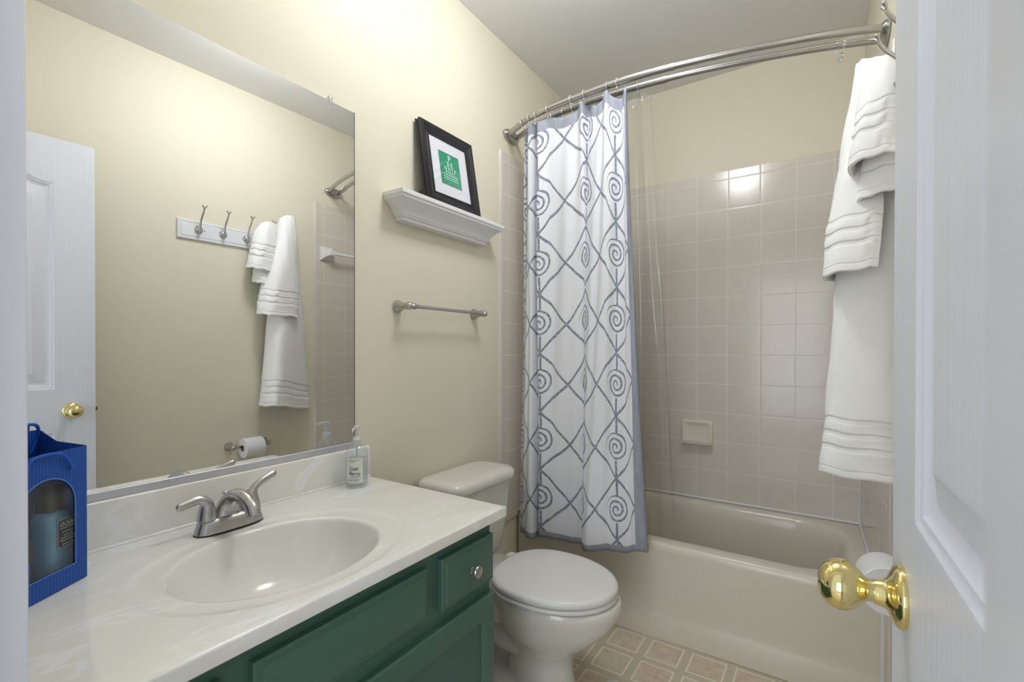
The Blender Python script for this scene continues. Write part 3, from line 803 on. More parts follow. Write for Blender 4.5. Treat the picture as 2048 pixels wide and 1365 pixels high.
tc = FL + fd * 0.052 + BK.normalized() * 0.045
tb = thing('lotion_tube', 'blue tube of lotion with a black label inside the gift bag', 'tube', (tc.x, tc.y, CT))
mtt = axis_mat((tc.x, tc.y, BZ + 0.004), (0, 0, 1), (fd.x, fd.y, 0))
G().loft([se(0.021, 0.019, 0.022, e=0.9), se(0.0215, 0.0195, 0.05, e=0.9), se(0.022, 0.014, 0.11, e=0.8), se(0.0225, 0.004, 0.165, e=0.5), se(0.0225, 0.0012, 0.176, e=0.5)], mat4=mtt).build('tube_body', TUBE_BLUE, tb, 50)
G().loft([se(0.019, 0.018, 0.0, e=1), se(0.02, 0.019, 0.002, e=1), se(0.02, 0.019, 0.022, e=1)], mat4=mtt).build('cap', BLACK_CAP, tb, 40)
flat_build(G().add([tuple(mtt @ Vector(p)) for p in ((-0.016, -0.0205, 0.055), (0.0155, -0.0205, 0.055), (0.0155, -0.0165, 0.098), (-0.016, -0.0165, 0.098))], [(0, 1, 2, 3)]), 'label', BLACK_LABEL, tb)

# ------------------------------------------------------------------ ledge shelf, frame, towel bar
sh = G()
SY0, SY1 = 1.163, 1.787
def ring_s(ix, dx, z): return [(0.0005, SY0 + ix, z), (dx, SY0 + ix, z), (dx, SY1 - ix, z), (0.0005, SY1 - ix, z)]
prof = [(1.718, 0.040), (1.719, 0.042), (1.727, 0.042), (1.729, 0.0445), (1.7305, 0.049), (1.736, 0.0515), (1.738, 0.0535)]
for k in range(9):
    t = k / 8; prof.append((1.739 + 0.040 * t, 0.0545 + 0.026 * (1 - math.cos(t * PI / 2)) ** 1.0 + 0.006 * t))
prof += [(1.7815, 0.0895), (1.784, 0.0945), (1.7935, 0.0965), (1.795, 0.101), (1.8085, 0.1015), (1.810, 0.100)]
D1 = 0.1015
sh.loft([ring_s(D1 - d_, d_, z) for z, d_ in prof])
tag(sh.build('wall_ledge', M('white_ledge_paint', (230, 230, 232), 0.35), None, 25), 'white crown moulding ledge on the wall above the towel bar', 'shelf')

FB0, FB1 = Vector((0.090, 1.312, 1.8105)), Vector((0.095, 1.624, 1.8105))
fr = thing('picture_frame', 'black picture frame with a green eye chart print on the ledge', 'picture frame', tuple((FB0 + FB1) / 2))
e1 = (FB1 - FB0).normalized(); tl = Vector((0.036, 1.318, 2.134)) - FB0; e2 = (tl - e1 * tl.dot(e1)).normalized(); e3 = e1.cross(e2).normalized()
if e3.x < 0: e3 = -e3
FW = (FB1 - FB0).length; FH = tl.dot(e2)
def fp(u, v, w=0.0): return tuple(FB0 + e1 * u + e2 * v + e3 * w)
def frect(i, w): return [fp(i, i, w), fp(FW - i, i, w), fp(FW - i, FH - i, w), fp(i, FH - i, w)]
G().loft([frect(0.002, -0.030), frect(0.0, -0.028), frect(0.0, -0.022), frect(0.004, -0.019), frect(0.002, -0.014), frect(0.0, -0.008), frect(0.004, 0.0), frect(0.016, 0.002), frect(0.026, -0.003), frect(0.038, -0.007), frect(0.040, -0.005), frect(0.046, -0.007), frect(0.0475, -0.013)], False, False).build('frame', BLACK_FRAME, fr, 25)
G().add(frect(0.002, -0.029), [(0, 1, 2, 3)]).add([fp(0.11, 0.20, -0.030), fp(0.20, 0.20, -0.030), fp(0.20, 0.0, -0.062), fp(0.11, 0.0, -0.062)], [(0, 1, 2, 3)]).build('easel_back', BLACK_FRAME, fr)
G().loft([[(x, y, z) for x, z in ((0.074, 1.866), (0.024, 1.852), (0.018, 1.8105), (0.070, 1.8105))] for y in (1.322, 1.350)]).build('easel_strut', BLACK_FRAME, fr)
flat_build(G().add(frect(0.046, -0.012), [(0, 1, 2, 3)]), 'mat', MAT_BOARD, fr)
pu0, pu1, pv0, pv1 = 0.098, FW - 0.098, 0.098, FH - 0.096
flat_build(G().add([fp(pu0 - .003, pv0 - .003, -.0117), fp(pu1 + .003, pv0 - .003, -.0117), fp(pu1 + .003, pv1 + .003, -.0117), fp(pu0 - .003, pv1 + .003, -.0117)], [(0, 1, 2, 3)]), 'print_border', PRINT_GREY, fr)
pr = flat_build(G().add([fp(pu0, pv0, -.0114), fp(pu1, pv0, -.0114), fp(pu1, pv1, -.0114), fp(pu0, pv1, -.0114)], [(0, 1, 2, 3)]), 'print', PRINT_GREEN, fr)
g = G(); uc = (pu0 + pu1) / 2
for body, sz, v in (('P', 0.034, 0.775), ('E E', 0.026, 0.60), ('O N T H', 0.019, 0.475), ('E S E A T', 0.0145, 0.375)):
    text_geo(body, sz, lambda x, y, v=v: fp(uc + x, pv0 + v * (pv1 - pv0) + y, -0.0110), g, bold=0.0006)
for k, (cnt, v, h_) in enumerate(((9, 0.30, 0.006), (10, 0.225, 0.005), (11, 0.16, 0.004))):
    for j in range(cnt):
        w = 0.085 / cnt; x = -0.0425 + j * w
        g.add([fp(uc + x, pv0 + v * (pv1 - pv0), -.011), fp(uc + x + w * .62, pv0 + v * (pv1 - pv0), -.011), fp(uc + x + w * .62, pv0 + v * (pv1 - pv0) + h_, -.011), fp(uc + x, pv0 + v * (pv1 - pv0) + h_, -.011)], [(0, 1, 2, 3)])
flat_build(g, 'lettering', PRINT_WHITE, pr)
flat_build(G().add(frect(0.046, -0.0095), [(0, 1, 2, 3)]), 'glass', clear_mat('picture_glass', (0.97, 0.98, 0.98), 0.01, 0.01), fr)

tbz = 1.404
tbar = thing('towel_bar', 'brushed nickel towel bar on the wall below the ledge', 'towel bar', (0.0, 1.455, tbz))
for y_, s_ in ((1.232, 1), (1.688, -1)):
    mtp = axis_mat((0.0003, y_, tbz), (1, 0, 0))
    G().lathe([(0.024, 0), (0.0245, 0.004), (0.0225, 0.008), (0.0185, 0.018), (0.0145, 0.030), (0.0125, 0.038), (0.0105, 0.041), (0.0105, 0.047), (0.0125, 0.050), (0.0145, 0.057), (0.0145, 0.063), (0.012, 0.070), (0.007, 0.075), (0.001, 0.0765)], 32, mtp).build('post', NICKEL, tbar, 40)
g = G().tube([(0.060, 1.232, tbz), (0.060, 1.688, tbz)], 0.0068, 16)
for y_, s_ in ((1.232, 1), (1.688, -1)): g.lathe([(0.006, 0.010), (0.011, 0.018), (0.0125, 0.026), (0.010, 0.034), (0.0085, 0.044), (0.0068, 0.048)], 24, axis_mat((0.060, y_, tbz), (0, s_, 0)))
g.build('bar', NICKEL, tbar, 40)

# ------------------------------------------------------------------ toilet
TY = 1.503
to = thing('toilet', 'white two piece toilet with closed lid between vanity and tub', 'toilet', (0.38, TY, 0.0))
def egg(xc, lf, lb, hw, z, n=48, e=1.0, yo=0.0):
    out = []
    for k in range(n):
        a = 2 * PI * k / n; c, s_ = math.cos(a), math.sin(a)
        x = xc + (lf * c if c > 0 else lb * math.copysign(abs(c) ** e, c))
        out.append((x, TY + yo + hw * math.copysign(abs(s_) ** (e if c < 0 else 1), s_), z))
    return out
def lerp_rings(rings, sub=4):
    """smooth loft rings in between"""
    out = []
    for i in range(len(rings) - 1):
        for k in range(sub):
            t = k / sub
            out.append([tuple(cr([Vector(r[j]) for r in rings], i, t)) for j in range(len(rings[0]))])
    out.append(rings[-1]); return out
bowl = [egg(0.47, 0.135, 0.16, 0.098, 0.0), egg(0.47, 0.132, 0.16, 0.094, 0.03), egg(0.475, 0.112, 0.15, 0.082, 0.09), egg(0.48, 0.108, 0.15, 0.080, 0.15), egg(0.485, 0.135, 0.16, 0.100, 0.195), egg(0.49, 0.185, 0.18, 0.140, 0.245), egg(0.495, 0.232, 0.20, 0.170, 0.305), egg(0.50, 0.256, 0.215, 0.186, 0.355), egg(0.50, 0.259, 0.22, 0.188, 0.380), egg(0.50, 0.252, 0.22, 0.184, 0.392)]
g = G().loft(lerp_rings(bowl, 4))
# trapway behind the pedestal
g.tube([(0.42, TY, 0.17), (0.34, TY, 0.17), (0.26, TY, 0.20), (0.20, TY, 0.14), (0.17, TY, 0.03)], [(0.055, 0.075), (0.06, 0.08), (0.075, 0.085), (0.06, 0.085), (0.06, 0.09)], 24, sub=4)
# deck under the tank
dk = [[(x, y, z) for x, y in rrect(0.035 + i, 0.36 - i * .3, TY - 0.125 + i, TY + 0.125 - i, 0.05)] for z, i in ((0.24, 0.035), (0.30, 0.015), (0.35, 0.002), (0.385, 0.0), (0.392, 0.006))]
g.loft(dk)
g.build('bowl', PORCELAIN, to, 60)
ft = [[(x, y, z) for x, y in rrect(0.12 + i, 0.46 - i, TY - 0.128 + i, TY + 0.128 - i, 0.06)] for z, i in ((0.0, 0.0), (0.03, 0.002), (0.045, 0.010), (0.056, 0.03), (0.064, 0.055))]
G().loft(ft).build('foot', PORCELAIN, to, 60)
for s_ in (-1, 1):
    G().lathe([(0.014, 0.0), (0.013, 0.003), (0.0085, 0.0035), (0.0085, 0.010), (0.0045, 0.011), (0.004, 0.020), (0.001, 0.021)], 16, Matrix.Translation((0.300, TY + s_ * 0.085, 0.052))).build('floor_bolt', NICKEL, to, 30)
def lidring(inset, z):
    out = []
    for k in range(64):
        a = 2 * PI * k / 64; c, s_ = math.cos(a), math.sin(a)
        if c > 0: x = 0.50 + (0.247 - inset) * c; y = (0.196 - inset) * s_
        else:
            x = 0.50 + (0.205 - inset) * -(abs(c) ** 0.62); y = (0.196 - inset) * math.copysign(abs(s_) ** 0.50, s_)
            y *= 1 - 0.27 * abs(c) ** 1.6
        out.append((x, TY + y, z))
    return out
seat = G().loft([lidring(0.010, 0.3955), lidring(0.004, 0.3965), lidring(0.0, 0.402), lidring(0.0, 0.408), lidring(0.004, 0.4125), lidring(0.012, 0.4135)])
seat.build('seat', SEAT, to, 50)
G().loft([lidring(0.010, 0.4165), lidring(0.002, 0.4175), lidring(0.0005, 0.421), lidring(0.001, 0.430), lidring(0.004, 0.4355), lidring(0.011, 0.4395), lidring(0.022, 0.4415), lidring(0.06, 0.4435), lidring(0.12, 0.4445)]).build('lid', SEAT, to, 50)
for s_ in (-1, 1):
    G().box(0.262, 0.300, TY + s_ * 0.075 - 0.022, TY + s_ * 0.075 + 0.022, 0.393, 0.428, 0.008, 3).build('hinge', SEAT, to)
tk = [[(x, y, z) for x, y in rrect(0.012 + 0.004 * k, 0.205 + dx, TY - 0.172 - dy, TY + 0.172 + dy, 0.045)] for k, (z, dx, dy) in enumerate(((0.393, -0.035, -0.022), (0.40, -0.028, -0.012), (0.43, -0.018, 0.0), (0.52, -0.004, 0.010), (0.62, 0.006, 0.018), (0.705, 0.012, 0.022)))]
tk = [[(max(x, 0.008), y, z) for x, y, z in r] for r in tk]
G().loft(tk).build('tank', PORCELAIN, to, 60)
def lidr(i, z): return [(x, y, z) for x, y in rrect(0.006 + i, 0.238 - i, TY - 0.212 + i, TY + 0.212 - i, max(0.07 - i * .6, .02), 10)]
G().loft([lidr(0.010, 0.704), lidr(0.004, 0.706), lidr(0.0, 0.714), lidr(0.0, 0.728), lidr(0.003, 0.738), lidr(0.010, 0.746), lidr(0.022, 0.751), lidr(0.05, 0.7535)]).build('tank_lid', PORCELAIN, to, 60)
G().tube([(0.205, TY - 0.14, 0.655), (0.228, TY - 0.14, 0.655), (0.232, TY - 0.10, 0.652), (0.232, TY - 0.07, 0.648)], [0.009, 0.008, 0.007, 0.006], 12, sub=3).build('flush_lever', CHROME, to)

# ------------------------------------------------------------------ bathtub
tubm = G()
XT0, XT1, YT0, YT1, RZ = 0.012, 1.4745, 2.05, YB - TH - 0.002, 0.412
def trect(x0, x1, y0, y1, r, z): return [(x, y, z) for x, y in rrect(x0, x1, y0, y1, r, 10)]
tubr = [trect(XT0, XT1, YT0, YT1, 0.004, RZ - 0.03), trect(XT0, XT1, YT0 + 0.001, YT1, 0.006, RZ - 0.015), trect(XT0, XT1, YT0 + 0.006, YT1, 0.008, RZ - 0.004), trect(XT0, XT1, YT0 + 0.016, YT1, 0.012, RZ),
        trect(XT0 + 0.05, XT1 - 0.052, YT0 + 0.066, YT1 - 0.034, 0.20, RZ + 0.001), trect(XT0 + 0.054, XT1 - 0.058, YT0 + 0.072, YT1 - 0.040, 0.20, RZ - 0.001), trect(XT0 + 0.060, XT1 - 0.070, YT0 + 0.080, YT1 - 0.052, 0.20, RZ - 0.010),
        trect(XT0 + 0.064, XT1 - 0.080, YT0 + 0.086, YT1 - 0.060, 0.20, RZ - 0.03), trect(XT0 + 0.068, XT1 - 0.092, YT0 + 0.092, YT1 - 0.066, 0.20, RZ - 0.08), trect(XT0 + 0.080, XT1 - 0.125, YT0 + 0.105, YT1 - 0.08, 0.19, 0.20), trect(XT0 + 0.095, XT1 - 0.16, YT0 + 0.120, YT1 - 0.095, 0.17, 0.11), trect(XT0 + 0.115, XT1 - 0.19, YT0 + 0.14, YT1 - 0.115, 0.15, 0.076), trect(XT0 + 0.15, XT1 - 0.23, YT0 + 0.175, YT1 - 0.15, 0.12, 0.060), trect(XT0 + 0.2, XT1 - 0.30, YT0 + 0.22, YT1 - 0.20, 0.10, 0.056)]
tubm.loft(tubr, False, True)
apr = [(YT0, RZ - 0.03), (YT0 + 0.001, 0.30), (YT0 + 0.003, 0.15), (YT0 + 0.004, 0.118), (YT0 + 0.001, 0.100), (YT0 - 0.003, 0.088), (YT0 - 0.003, 0.02), (YT0 - 0.002, 0.002)]
tubm.add([(x, y, z) for y, z in apr for x in (XT0, XT1)], [(2 * i, 2 * i + 1, 2 * i + 3, 2 * i + 2) for i in range(len(apr) - 1)])
for xx in (XT0, XT1): tubm.add([(xx, y, z) for y, z in apr] + [(xx, YT1, 0.002), (xx, YT1, RZ - 0.03)], [tuple(range(len(apr) + 2))])
tubm.v = [((WX(y) - 0.0015) if x > XT1 - 0.008 else x, y, z) for x, y, z in tubm.v]
tt = thing('bathtub', 'almond bathtub along the tiled back wall', 'bathtub', (0.74, 2.05, 0.0))
tubm.build('tub_shell', TUB, tt, 50)
G().lathe([(0.028, 0.0), (0.028, 0.003), (0.02, 0.004), (0.001, 0.003)], 24, Matrix.Translation((0.33, 2.42, 0.057))).build('drain', CHROME, tt)

# soap dish on the tile
sd = thing('soap_dish', 'almond ceramic soap dish set in the tiled back wall', 'soap dish', (0.727, YB - TH, 0.785))
yd_ = YB - TH
def dr(x0, x1, z0, z1, y, r=0.012): return [(x, y, z) for x, z in rrect(x0, x1, z0, z1, r, 5)]
dx0, dx1, dz0, dz1 = 0.645, 0.812, 0.716, 0.852
g = G().loft([dr(dx0, dx1, dz0, dz1, yd_), dr(dx0, dx1, dz0, dz1, yd_ - 0.012), dr(dx0 + .003, dx1 - .003, dz0 + .003, dz1 - .003, yd_ - 0.017), dr(dx0 + .010, dx1 - .010, dz0 + .010, dz1 - .009, yd_ - 0.020), dr(dx0 + .016, dx1 - .016, dz0 + .018, dz1 - .015, yd_ - 0.0185), dr(dx0 + .024, dx1 - .024, dz0 + .028, dz1 - .024, yd_ - 0.012), dr(dx0 + .034, dx1 - .034, dz0 + .036, dz1 - .034, yd_ - 0.010)], True, True)
g.build('plate', CERAMIC, sd, 40)
g = G().loft([[(dx0 + 0.002, yd_ - 0.014, dz0 + 0.004), (dx0 + 0.008, yd_ - 0.050, dz0 + 0.010), (dx0 + 0.008, yd_ - 0.053, dz0 + 0.026), (dx0 + 0.008, yd_ - 0.047, dz0 + 0.027), (dx0 + 0.008, yd_ - 0.044, dz0 + 0.018), (dx0 + 0.006, yd_ - 0.012, dz0 + 0.018)], [(dx1 - 0.002, yd_ - 0.014, dz0 + 0.004), (dx1 - 0.008, yd_ - 0.050, dz0 + 0.010), (dx1 - 0.008, yd_ - 0.053, dz0 + 0.026), (dx1 - 0.008, yd_ - 0.047, dz0 + 0.027), (dx1 - 0.008, yd_ - 0.044, dz0 + 0.018), (dx1 - 0.006, yd_ - 0.012, dz0 + 0.018)]])
for k in range(12):
    g.sphere((dx0 + 0.02 + k * 0.0115, yd_ - 0.048, dz0 + 0.022), 0.005, 10, 6)
g.build('tray', CERAMIC, sd, 30)

# ceramic towel bar on the end wall, visible in the mirror
cb = thing('ceramic_towel_bar', 'white ceramic towel bar on the tiled end wall seen in the mirror', 'towel bar', (WX(2.3), 2.3, 1.885))
wz = 1.885
for y_ in (1.972, 2.60):
    xw = WX(y_) - TH
    sq = lambda h, x: [(x, y_ - h, wz - h), (x, y_ + h, wz - h), (x, y_ + h, wz + h), (x, y_ - h, wz + h)]
    G().loft([sq(0.046, xw), sq(0.045, xw - 0.010), sq(0.036, xw - 0.016), sq(0.024, xw - 0.034), sq(0.018, xw - 0.050), sq(0.018, xw - 0.070), sq(0.015, xw - 0.075)]).build('bracket', WHITE_CERAMIC, cb, 25)
G().box(WX(2.3) - TH - 0.067, WX(2.3) - TH - 0.048, 1.975, 2.60, wz - 0.0095, wz + 0.0095, 0.002).build('bar', WHITE_CERAMIC, cb)

# ------------------------------------------------------------------ curved double curtain rod
rodt = thing('shower_curtain_rod', 'double curved brushed nickel shower rod above the tub', 'curtain rod', (0.75, 1.85, 2.31))
RZ1 = 2.312
upx = [(0.012, 1.950), (0.07, 1.923), (0.19, 1.866), (0.408, 1.826), (0.643, 1.812), (0.819, 1.823), (0.975, 1.846), (1.113, 1.874), (1.241, 1.905), (1.363, 1.943), (1.495, 1.996)]
lox = [(0.012, 2.020), (0.05, 1.999), (0.21, 1.930), (0.405, 1.893), (0.62, 1.886), (0.821, 1.897), (0.962, 1.919), (1.105, 1.949), (1.237, 1.981), (1.364, 2.020), (1.495, 2.066)]
def ry(px_, x): return cr1([p[0] for p in px_], [p[1] for p in px_], x)
def rodpts(px_, x0, x1, n=40): return [(x0 + (x1 - x0) * k / n, ry(px_, x0 + (x1 - x0) * k / n), RZ1) for k in range(n + 1)]
for px_, xj, nm in ((upx, 0.845, 'outer_rod'), (lox, 0.80, 'inner_rod')):
    g = G().tube(rodpts(px_, 0.012, xj), 0.0140, 20).tube(rodpts(px_, xj - 0.01, 1.495), 0.0124, 20).tube(rodpts(px_, xj - 0.012, xj + 0.003, 4), 0.0146, 20)
    g.build(nm, NICKEL, rodt, 50)
def bracket(x, yc_, sx):
    mt = axis_mat((x, yc_, RZ1), (sx, 0, 0), (0, 1, 0))
    def ov(a, b, z, n=32): return [(a * math.cos(2 * PI * k / n), b * math.sin(2 * PI * k / n), z) for k in range(n)]
    return G().loft([ov(0.066, 0.030, 0.0), ov(0.067, 0.031, 0.004), ov(0.066, 0.030, 0.012), ov(0.062, 0.027, 0.018), ov(0.054, 0.021, 0.022), ov(0.03, 0.01, 0.0235)], mat4=mt)
bracket(0.0005, 1.982, 1).build('bracket', NICKEL, rodt, 50)
bracket(WX(2.02) - 0.0005, 2.030, -1).build('bracket', NICKEL, rodt, 50)

# curtain path: (x, y, fabric coordinate)
CTOP, CBOT = 2.288, 0.375
top_ctl = [(0.125, 1.925, -0.03), (0.142, 1.925, 0.02), (0.165, 1.895, 0.09), (0.188, 1.862, 0.135), (0.218, 1.905, 0.19), (0.242, 1.842, 0.245), (0.300, 1.862, 0.31), (0.375, 1.848, 0.375), (0.435, 1.846, 0.435), (0.470, 1.824, 0.475), (0.482, 1.868, 0.515), (0.520, 1.842, 0.565), (0.556, 1.826, 0.625), (0.586, 1.800, 0.68), (0.614, 1.826, 0.75), (0.640, 1.842, 0.80), (0.655, 1.818, 0.86), (0.660, 1.826, 0.905), (0.648, 1.848, 0.945)]
bot_ctl = [(0.085, 1.955, -0.03), (0.108, 1.935, 0.02), (0.150, 1.905, 0.09), (0.178, 1.905, 0.135), (0.186, 1.962, 0.175), (0.212, 1.925, 0.235), (0.285, 1.945, 0.31), (0.360, 1.955, 0.375), (0.415, 1.940, 0.435), (0.440, 1.962, 0.475), (0.430, 1.918, 0.515), (0.455, 1.885, 0.565), (0.503, 1.880, 0.625), (0.545, 1.900, 0.68), (0.590, 1.922, 0.75), (0.634, 1.940, 0.81), (0.660, 1.942, 0.86), (0.700, 1.946, 0.915), (0.712, 1.966, 0.945)]
def dens(ctl, sub=7): return spline(ctl, sub)
tpts, bpts = dens(top_ctl), dens(bot_ctl)
NZ = 60
ring_s_top = [0.02, 0.150, 0.205, 0.300, 0.475, 0.520, 0.680, 0.860]
def droop(s):
    ds = sorted(ring_s_top); 
    a = max([d for d in ds if d <= s], default=ds[0] - 0.05); b = min([d for d in ds if d > s], default=ds[-1] + 0.05)
    w = b - a; t = (s - a) / w
    return -0.030 * min(1, w / 0.12) * math.sin(PI * max(0, min(1, t))) ** 0.9
cur = []
for i in range(NZ + 1):
    t = i / NZ
    row = []
    for a, b in zip(tpts, bpts):
        k = t ** 1.15
        x = a.x + (b.x - a.x) * k; y = a.y + (b.y - a.y) * k
        s_ = a.z
        zt = CTOP + droop(s_); zb = CBOT - 0.018 + 0.040 * max(0, min(1, (s_ - 0.2) / 0.7)) + 0.006 * math.sin(s_ * 30)
        z = zt + (zb - zt) * t
        y += 0.006 * math.sin(s_ * 41 + t * 5) * math.sin(PI * t) + 0.003 * math.sin(s_ * 90 + t * 9)
        row.append((x, y, z))
    cur.append(row)
CH = CTOP - CBOT
scu = thing('shower_curtain', 'white shower curtain with grey diamond and spiral print hanging from outer rod', 'shower curtain', (0.42, 1.93, 0.36))
sheet('curtain_cloth', cur, CURTAIN, scu, uv=lambda i, j: (tpts[j].z, (1 - i / NZ) * CH), thick=0.0012, sub=1)

# clear liner behind it
lt_ctl = [(0.16, 1.985, 0), (0.26, 1.93, 0), (0.34, 1.955, 0), (0.44, 1.892, 0), (0.52, 1.925, 0), (0.60, 1.885, 0), (0.66, 1.91, 0), (0.705, 1.882, 0), (0.728, 1.905, 0), (0.742, 1.89, 0)]
lb_ctl = [(0.14, 2.19, 0), (0.24, 2.165, 0), (0.33, 2.19, 0), (0.43, 2.16, 0), (0.52, 2.185, 0), (0.61, 2.16, 0), (0.68, 2.18, 0), (0.735, 2.158, 0), (0.765, 2.178, 0), (0.785, 2.165, 0)]
ltp, lbp = spline(lt_ctl, 6), spline(lb_ctl, 6)
lg = []
for i in range(41):
    t = i / 40; lg.append([(a.x + (b.x - a.x) * t ** 1.3, a.y + (b.y - a.y) * t ** 0.9 + 0.004 * math.sin(7 * t + k * 0.7), 2.272 + (0.27 - 2.272) * t) for k, (a, b) in enumerate(zip(ltp, lbp))])
lin_ = thing('curtain_liner', 'clear plastic shower liner hanging inside the tub beside the printed curtain', 'shower curtain liner', (0.5, 2.1, 0.3))
sheet('liner_sheet', lg, LINER, lin_)
hemr = [r[-4:] for r in lg[:1]]
sheet('liner_hem', [[(p[0], p[1] - 0.0015, p[2] + 0.004) for p in lg[0]], [(p[0], p[1] - 0.0015, p[2] - 0.03) for p in lg[0]]], clear_mat('doubled_vinyl_hem', (0.92, 0.92, 0.92), 0.22, 0.1), lin_)

# rings
def ring_mesh():
    g = G(); R = 0.0185
    g.tube([(0, R * math.sin(a), R * math.cos(a) - 0.0045) for a in [math.radians(150 - 10 * k) for k in range(31)]], 0.0014, 8)
    return g
def hook_mesh():
    g = G(); R = 0.0185
    pts = [(0, R * math.sin(a), R * math.cos(a) - 0.0045) for a in [math.radians(130 - 10 * k) for k in range(31)]]
    pts += [(0, -0.010, -0.024), (0, -0.002, -0.030), (0, 0.006, -0.034), (0, 0.003, -0.040), (0, -0.004, -0.036)]
    g.tube(pts, 0.0014, 8)
    for k in range(5): 
        a = math.radians(-60 + 30 * k); g.sphere((0, R * math.sin(a), R * math.cos(a) - 0.0045), 0.0026, 8, 6)
    return g
hk = None
ring_labels = ['farthest left', 'second from left', 'third from left', 'fourth from left', 'fifth from left', 'sixth from left', 'seventh from left', 'rightmost']
def place_ring(first, x, px_, label, group):
    y = ry(px_, x); sl = (ry(px_, x + 0.01) - ry(px_, x - 0.01)) / 0.02
    root = bpy.data.objects.new('curtain_ring', None); COL.objects.link(root); root.empty_display_size = 0.02
    root.location = (x, y, RZ1); root.rotation_euler = (0, 0, math.atan(sl))
    tag(root, label, 'curtain ring', group)
    c = first.copy() if first.users_collection else first
    COL.objects.link(c); c.parent = root
    return root
me = hook_mesh(); hk_me = bpy.data.meshes.new('wire_hook'); hk_me.from_pydata(me.v, [], me.f); hk_me.shade_smooth(); hk_me.materials.append(CHROME.m)
import itertools
words = ['first', 'second', 'third', 'fourth', 'fifth', 'sixth', 'seventh', 'eighth', 'ninth']
outer_x = [0.142, 0.190, 0.232, 0.300, 0.420, 0.484, 0.588, 0.630]
inner_x = [0.19, 0.285, 0.345, 0.395, 0.440, 0.545, 0.640, 0.690]
for px_, xs_, nm, gp in ((upx, outer_x, 'outer rod holding the printed curtain', 'curtain rings on the outer rod'), (lox, inner_x, 'inner rod holding the clear liner', 'curtain rings on the inner rod')):
    for k, x in enumerate(xs_):
        y = ry(px_, x); sl = (ry(px_, x + 0.01) - ry(px_, x - 0.01)) / 0.02
        o = bpy.data.objects.new('curtain_ring', hk_me); COL.objects.link(o)
        o.location = (x, y, RZ1); o.rotation_euler = (0, 0, math.atan(sl))
        tag(o, 'chrome curtain ring, %s from the left wall on the %s' % (words[k], nm), 'curtain ring', gp)
x = 1.355; y = ry(lox, x)
lr = thing('curtain_hook', 'spare curtain hook with a clear crystal at the right end of inner rod', 'curtain hook', (x, y, RZ1))
g = G(); R = 0.0148
g.tube([(x + 0.004 * math.cos(k * 0.2), y + R * math.sin(a), RZ1 + R * math.cos(a)) for k, a in enumerate([math.radians(160 - 10 * k) for k in range(33)])] + [(x - 0.004, y - 0.004, RZ1 - 0.026), (x + 0.006, y - 0.008, RZ1 - 0.034), (x + 0.016, y - 0.010, RZ1 - 0.036), (x + 0.020, y - 0.010, RZ1 - 0.043), (x + 0.012, y - 0.010, RZ1 - 0.049)], 0.0015, 8)
g.tube([(x + 0.014, y, RZ1 - 0.0), (x + 0.022, y + 0.002, RZ1)], 0.0136, 16)
g.build('wire_hook', CHROME, lr)
G().loft([[(x + 0.008 + r * math.cos(PI / 4 * k), y - 0.010 + r * math.sin(PI / 4 * k), RZ1 - z) for k in range(8)] for r, z in ((0.002, 0.046), (0.009, 0.051), (0.010, 0.056), (0.003, 0.066))]).build('crystal', ACRYLIC, lr, 5)

# ------------------------------------------------------------------ hook rail with towels
hr = thing('hook_rail', 'white hook board with five nickel coat hooks on the right wall', 'coat rack', (WX(1.45), 1.45, 1.89))
HY0, HY1, HZ0, HZ1 = 1.105, 1.745, 1.832, 1.934
nrm = Vector((-1, -0.030, 0)).normalized(); alg = Vector((-0.030, 1, 0)).normalized()
def hp(y, z, off): p = Vector((WX(y), y, z)) + nrm * off; return (p.x, p.y, p.z)
def brd(i, off): return [hp(HY0 + i, HZ0 + i, off), hp(HY1 - i, HZ0 + i, off), hp(HY1 - i, HZ1 - i, off), hp(HY0 + i, HZ1 - i, off)]
G().loft([brd(0, 0.0005), brd(0, 0.010), brd(0.003, 0.013), brd(0.012, 0.0135), brd(0.0135, 0.0115), brd(0.016, 0.0115), brd(0.0175, 0.0145), brd(0.02, 0.0148)]).build('board', WHITE_PAINT, hr, 20)
for k, y_ in enumerate((1.203, 1.325, 1.452, 1.576, 1.700)):
    o_ = Vector(hp(y_, 1.888, 0.0148))
    mt = axis_mat(o_, nrm)
    g = G().lathe([(0.0195, 0.0), (0.020, 0.003), (0.0185, 0.008), (0.0145, 0.013), (0.010, 0.016), (0.001, 0.0175)], 28, mt)
    f = lambda a, z, s=0.0: o_ + nrm * a + Vector((0, 0, z)) + alg * s
    g.tube([f(0.008, -0.014), f(0.016, -0.008), f(0.019, 0.010), f(0.024, 0.030), f(0.037, 0.055), f(0.057, 0.078), f(0.069, 0.098), f(0.0715, 0.106)], [0.006, 0.0075, 0.0062, 0.0052, 0.0048, 0.0046, 0.0042, 0.0042], 12, sub=4)
    for s_ in (-1, 1):
        g.tube([f(0.0705, 0.101), f(0.072, 0.109, s_ * 0.005), f(0.075, 0.115, s_ * 0.009)], [0.0036, 0.0034, 0.0042], 10, sub=2)
        g.sphere(tuple(f(0.0755, 0.1155, s_ * 0.0092)), 0.0047, 10, 6)
    g.tube([f(0.012, -0.012), f(0.024, -0.020), f(0.034, -0.016), f(0.039, -0.004)], [0.006, 0.0055, 0.005, 0.0045], 12, sub=3)
    g.build('coat_hook', NICKEL, hr, 50)
G().lathe([(0.003, 0.0), (0.003, 0.0008), (0.0005, 0.001)], 12, axis_mat(hp(1.232, 1.886, 0.0149), nrm)).build('screw', DARK, hr)

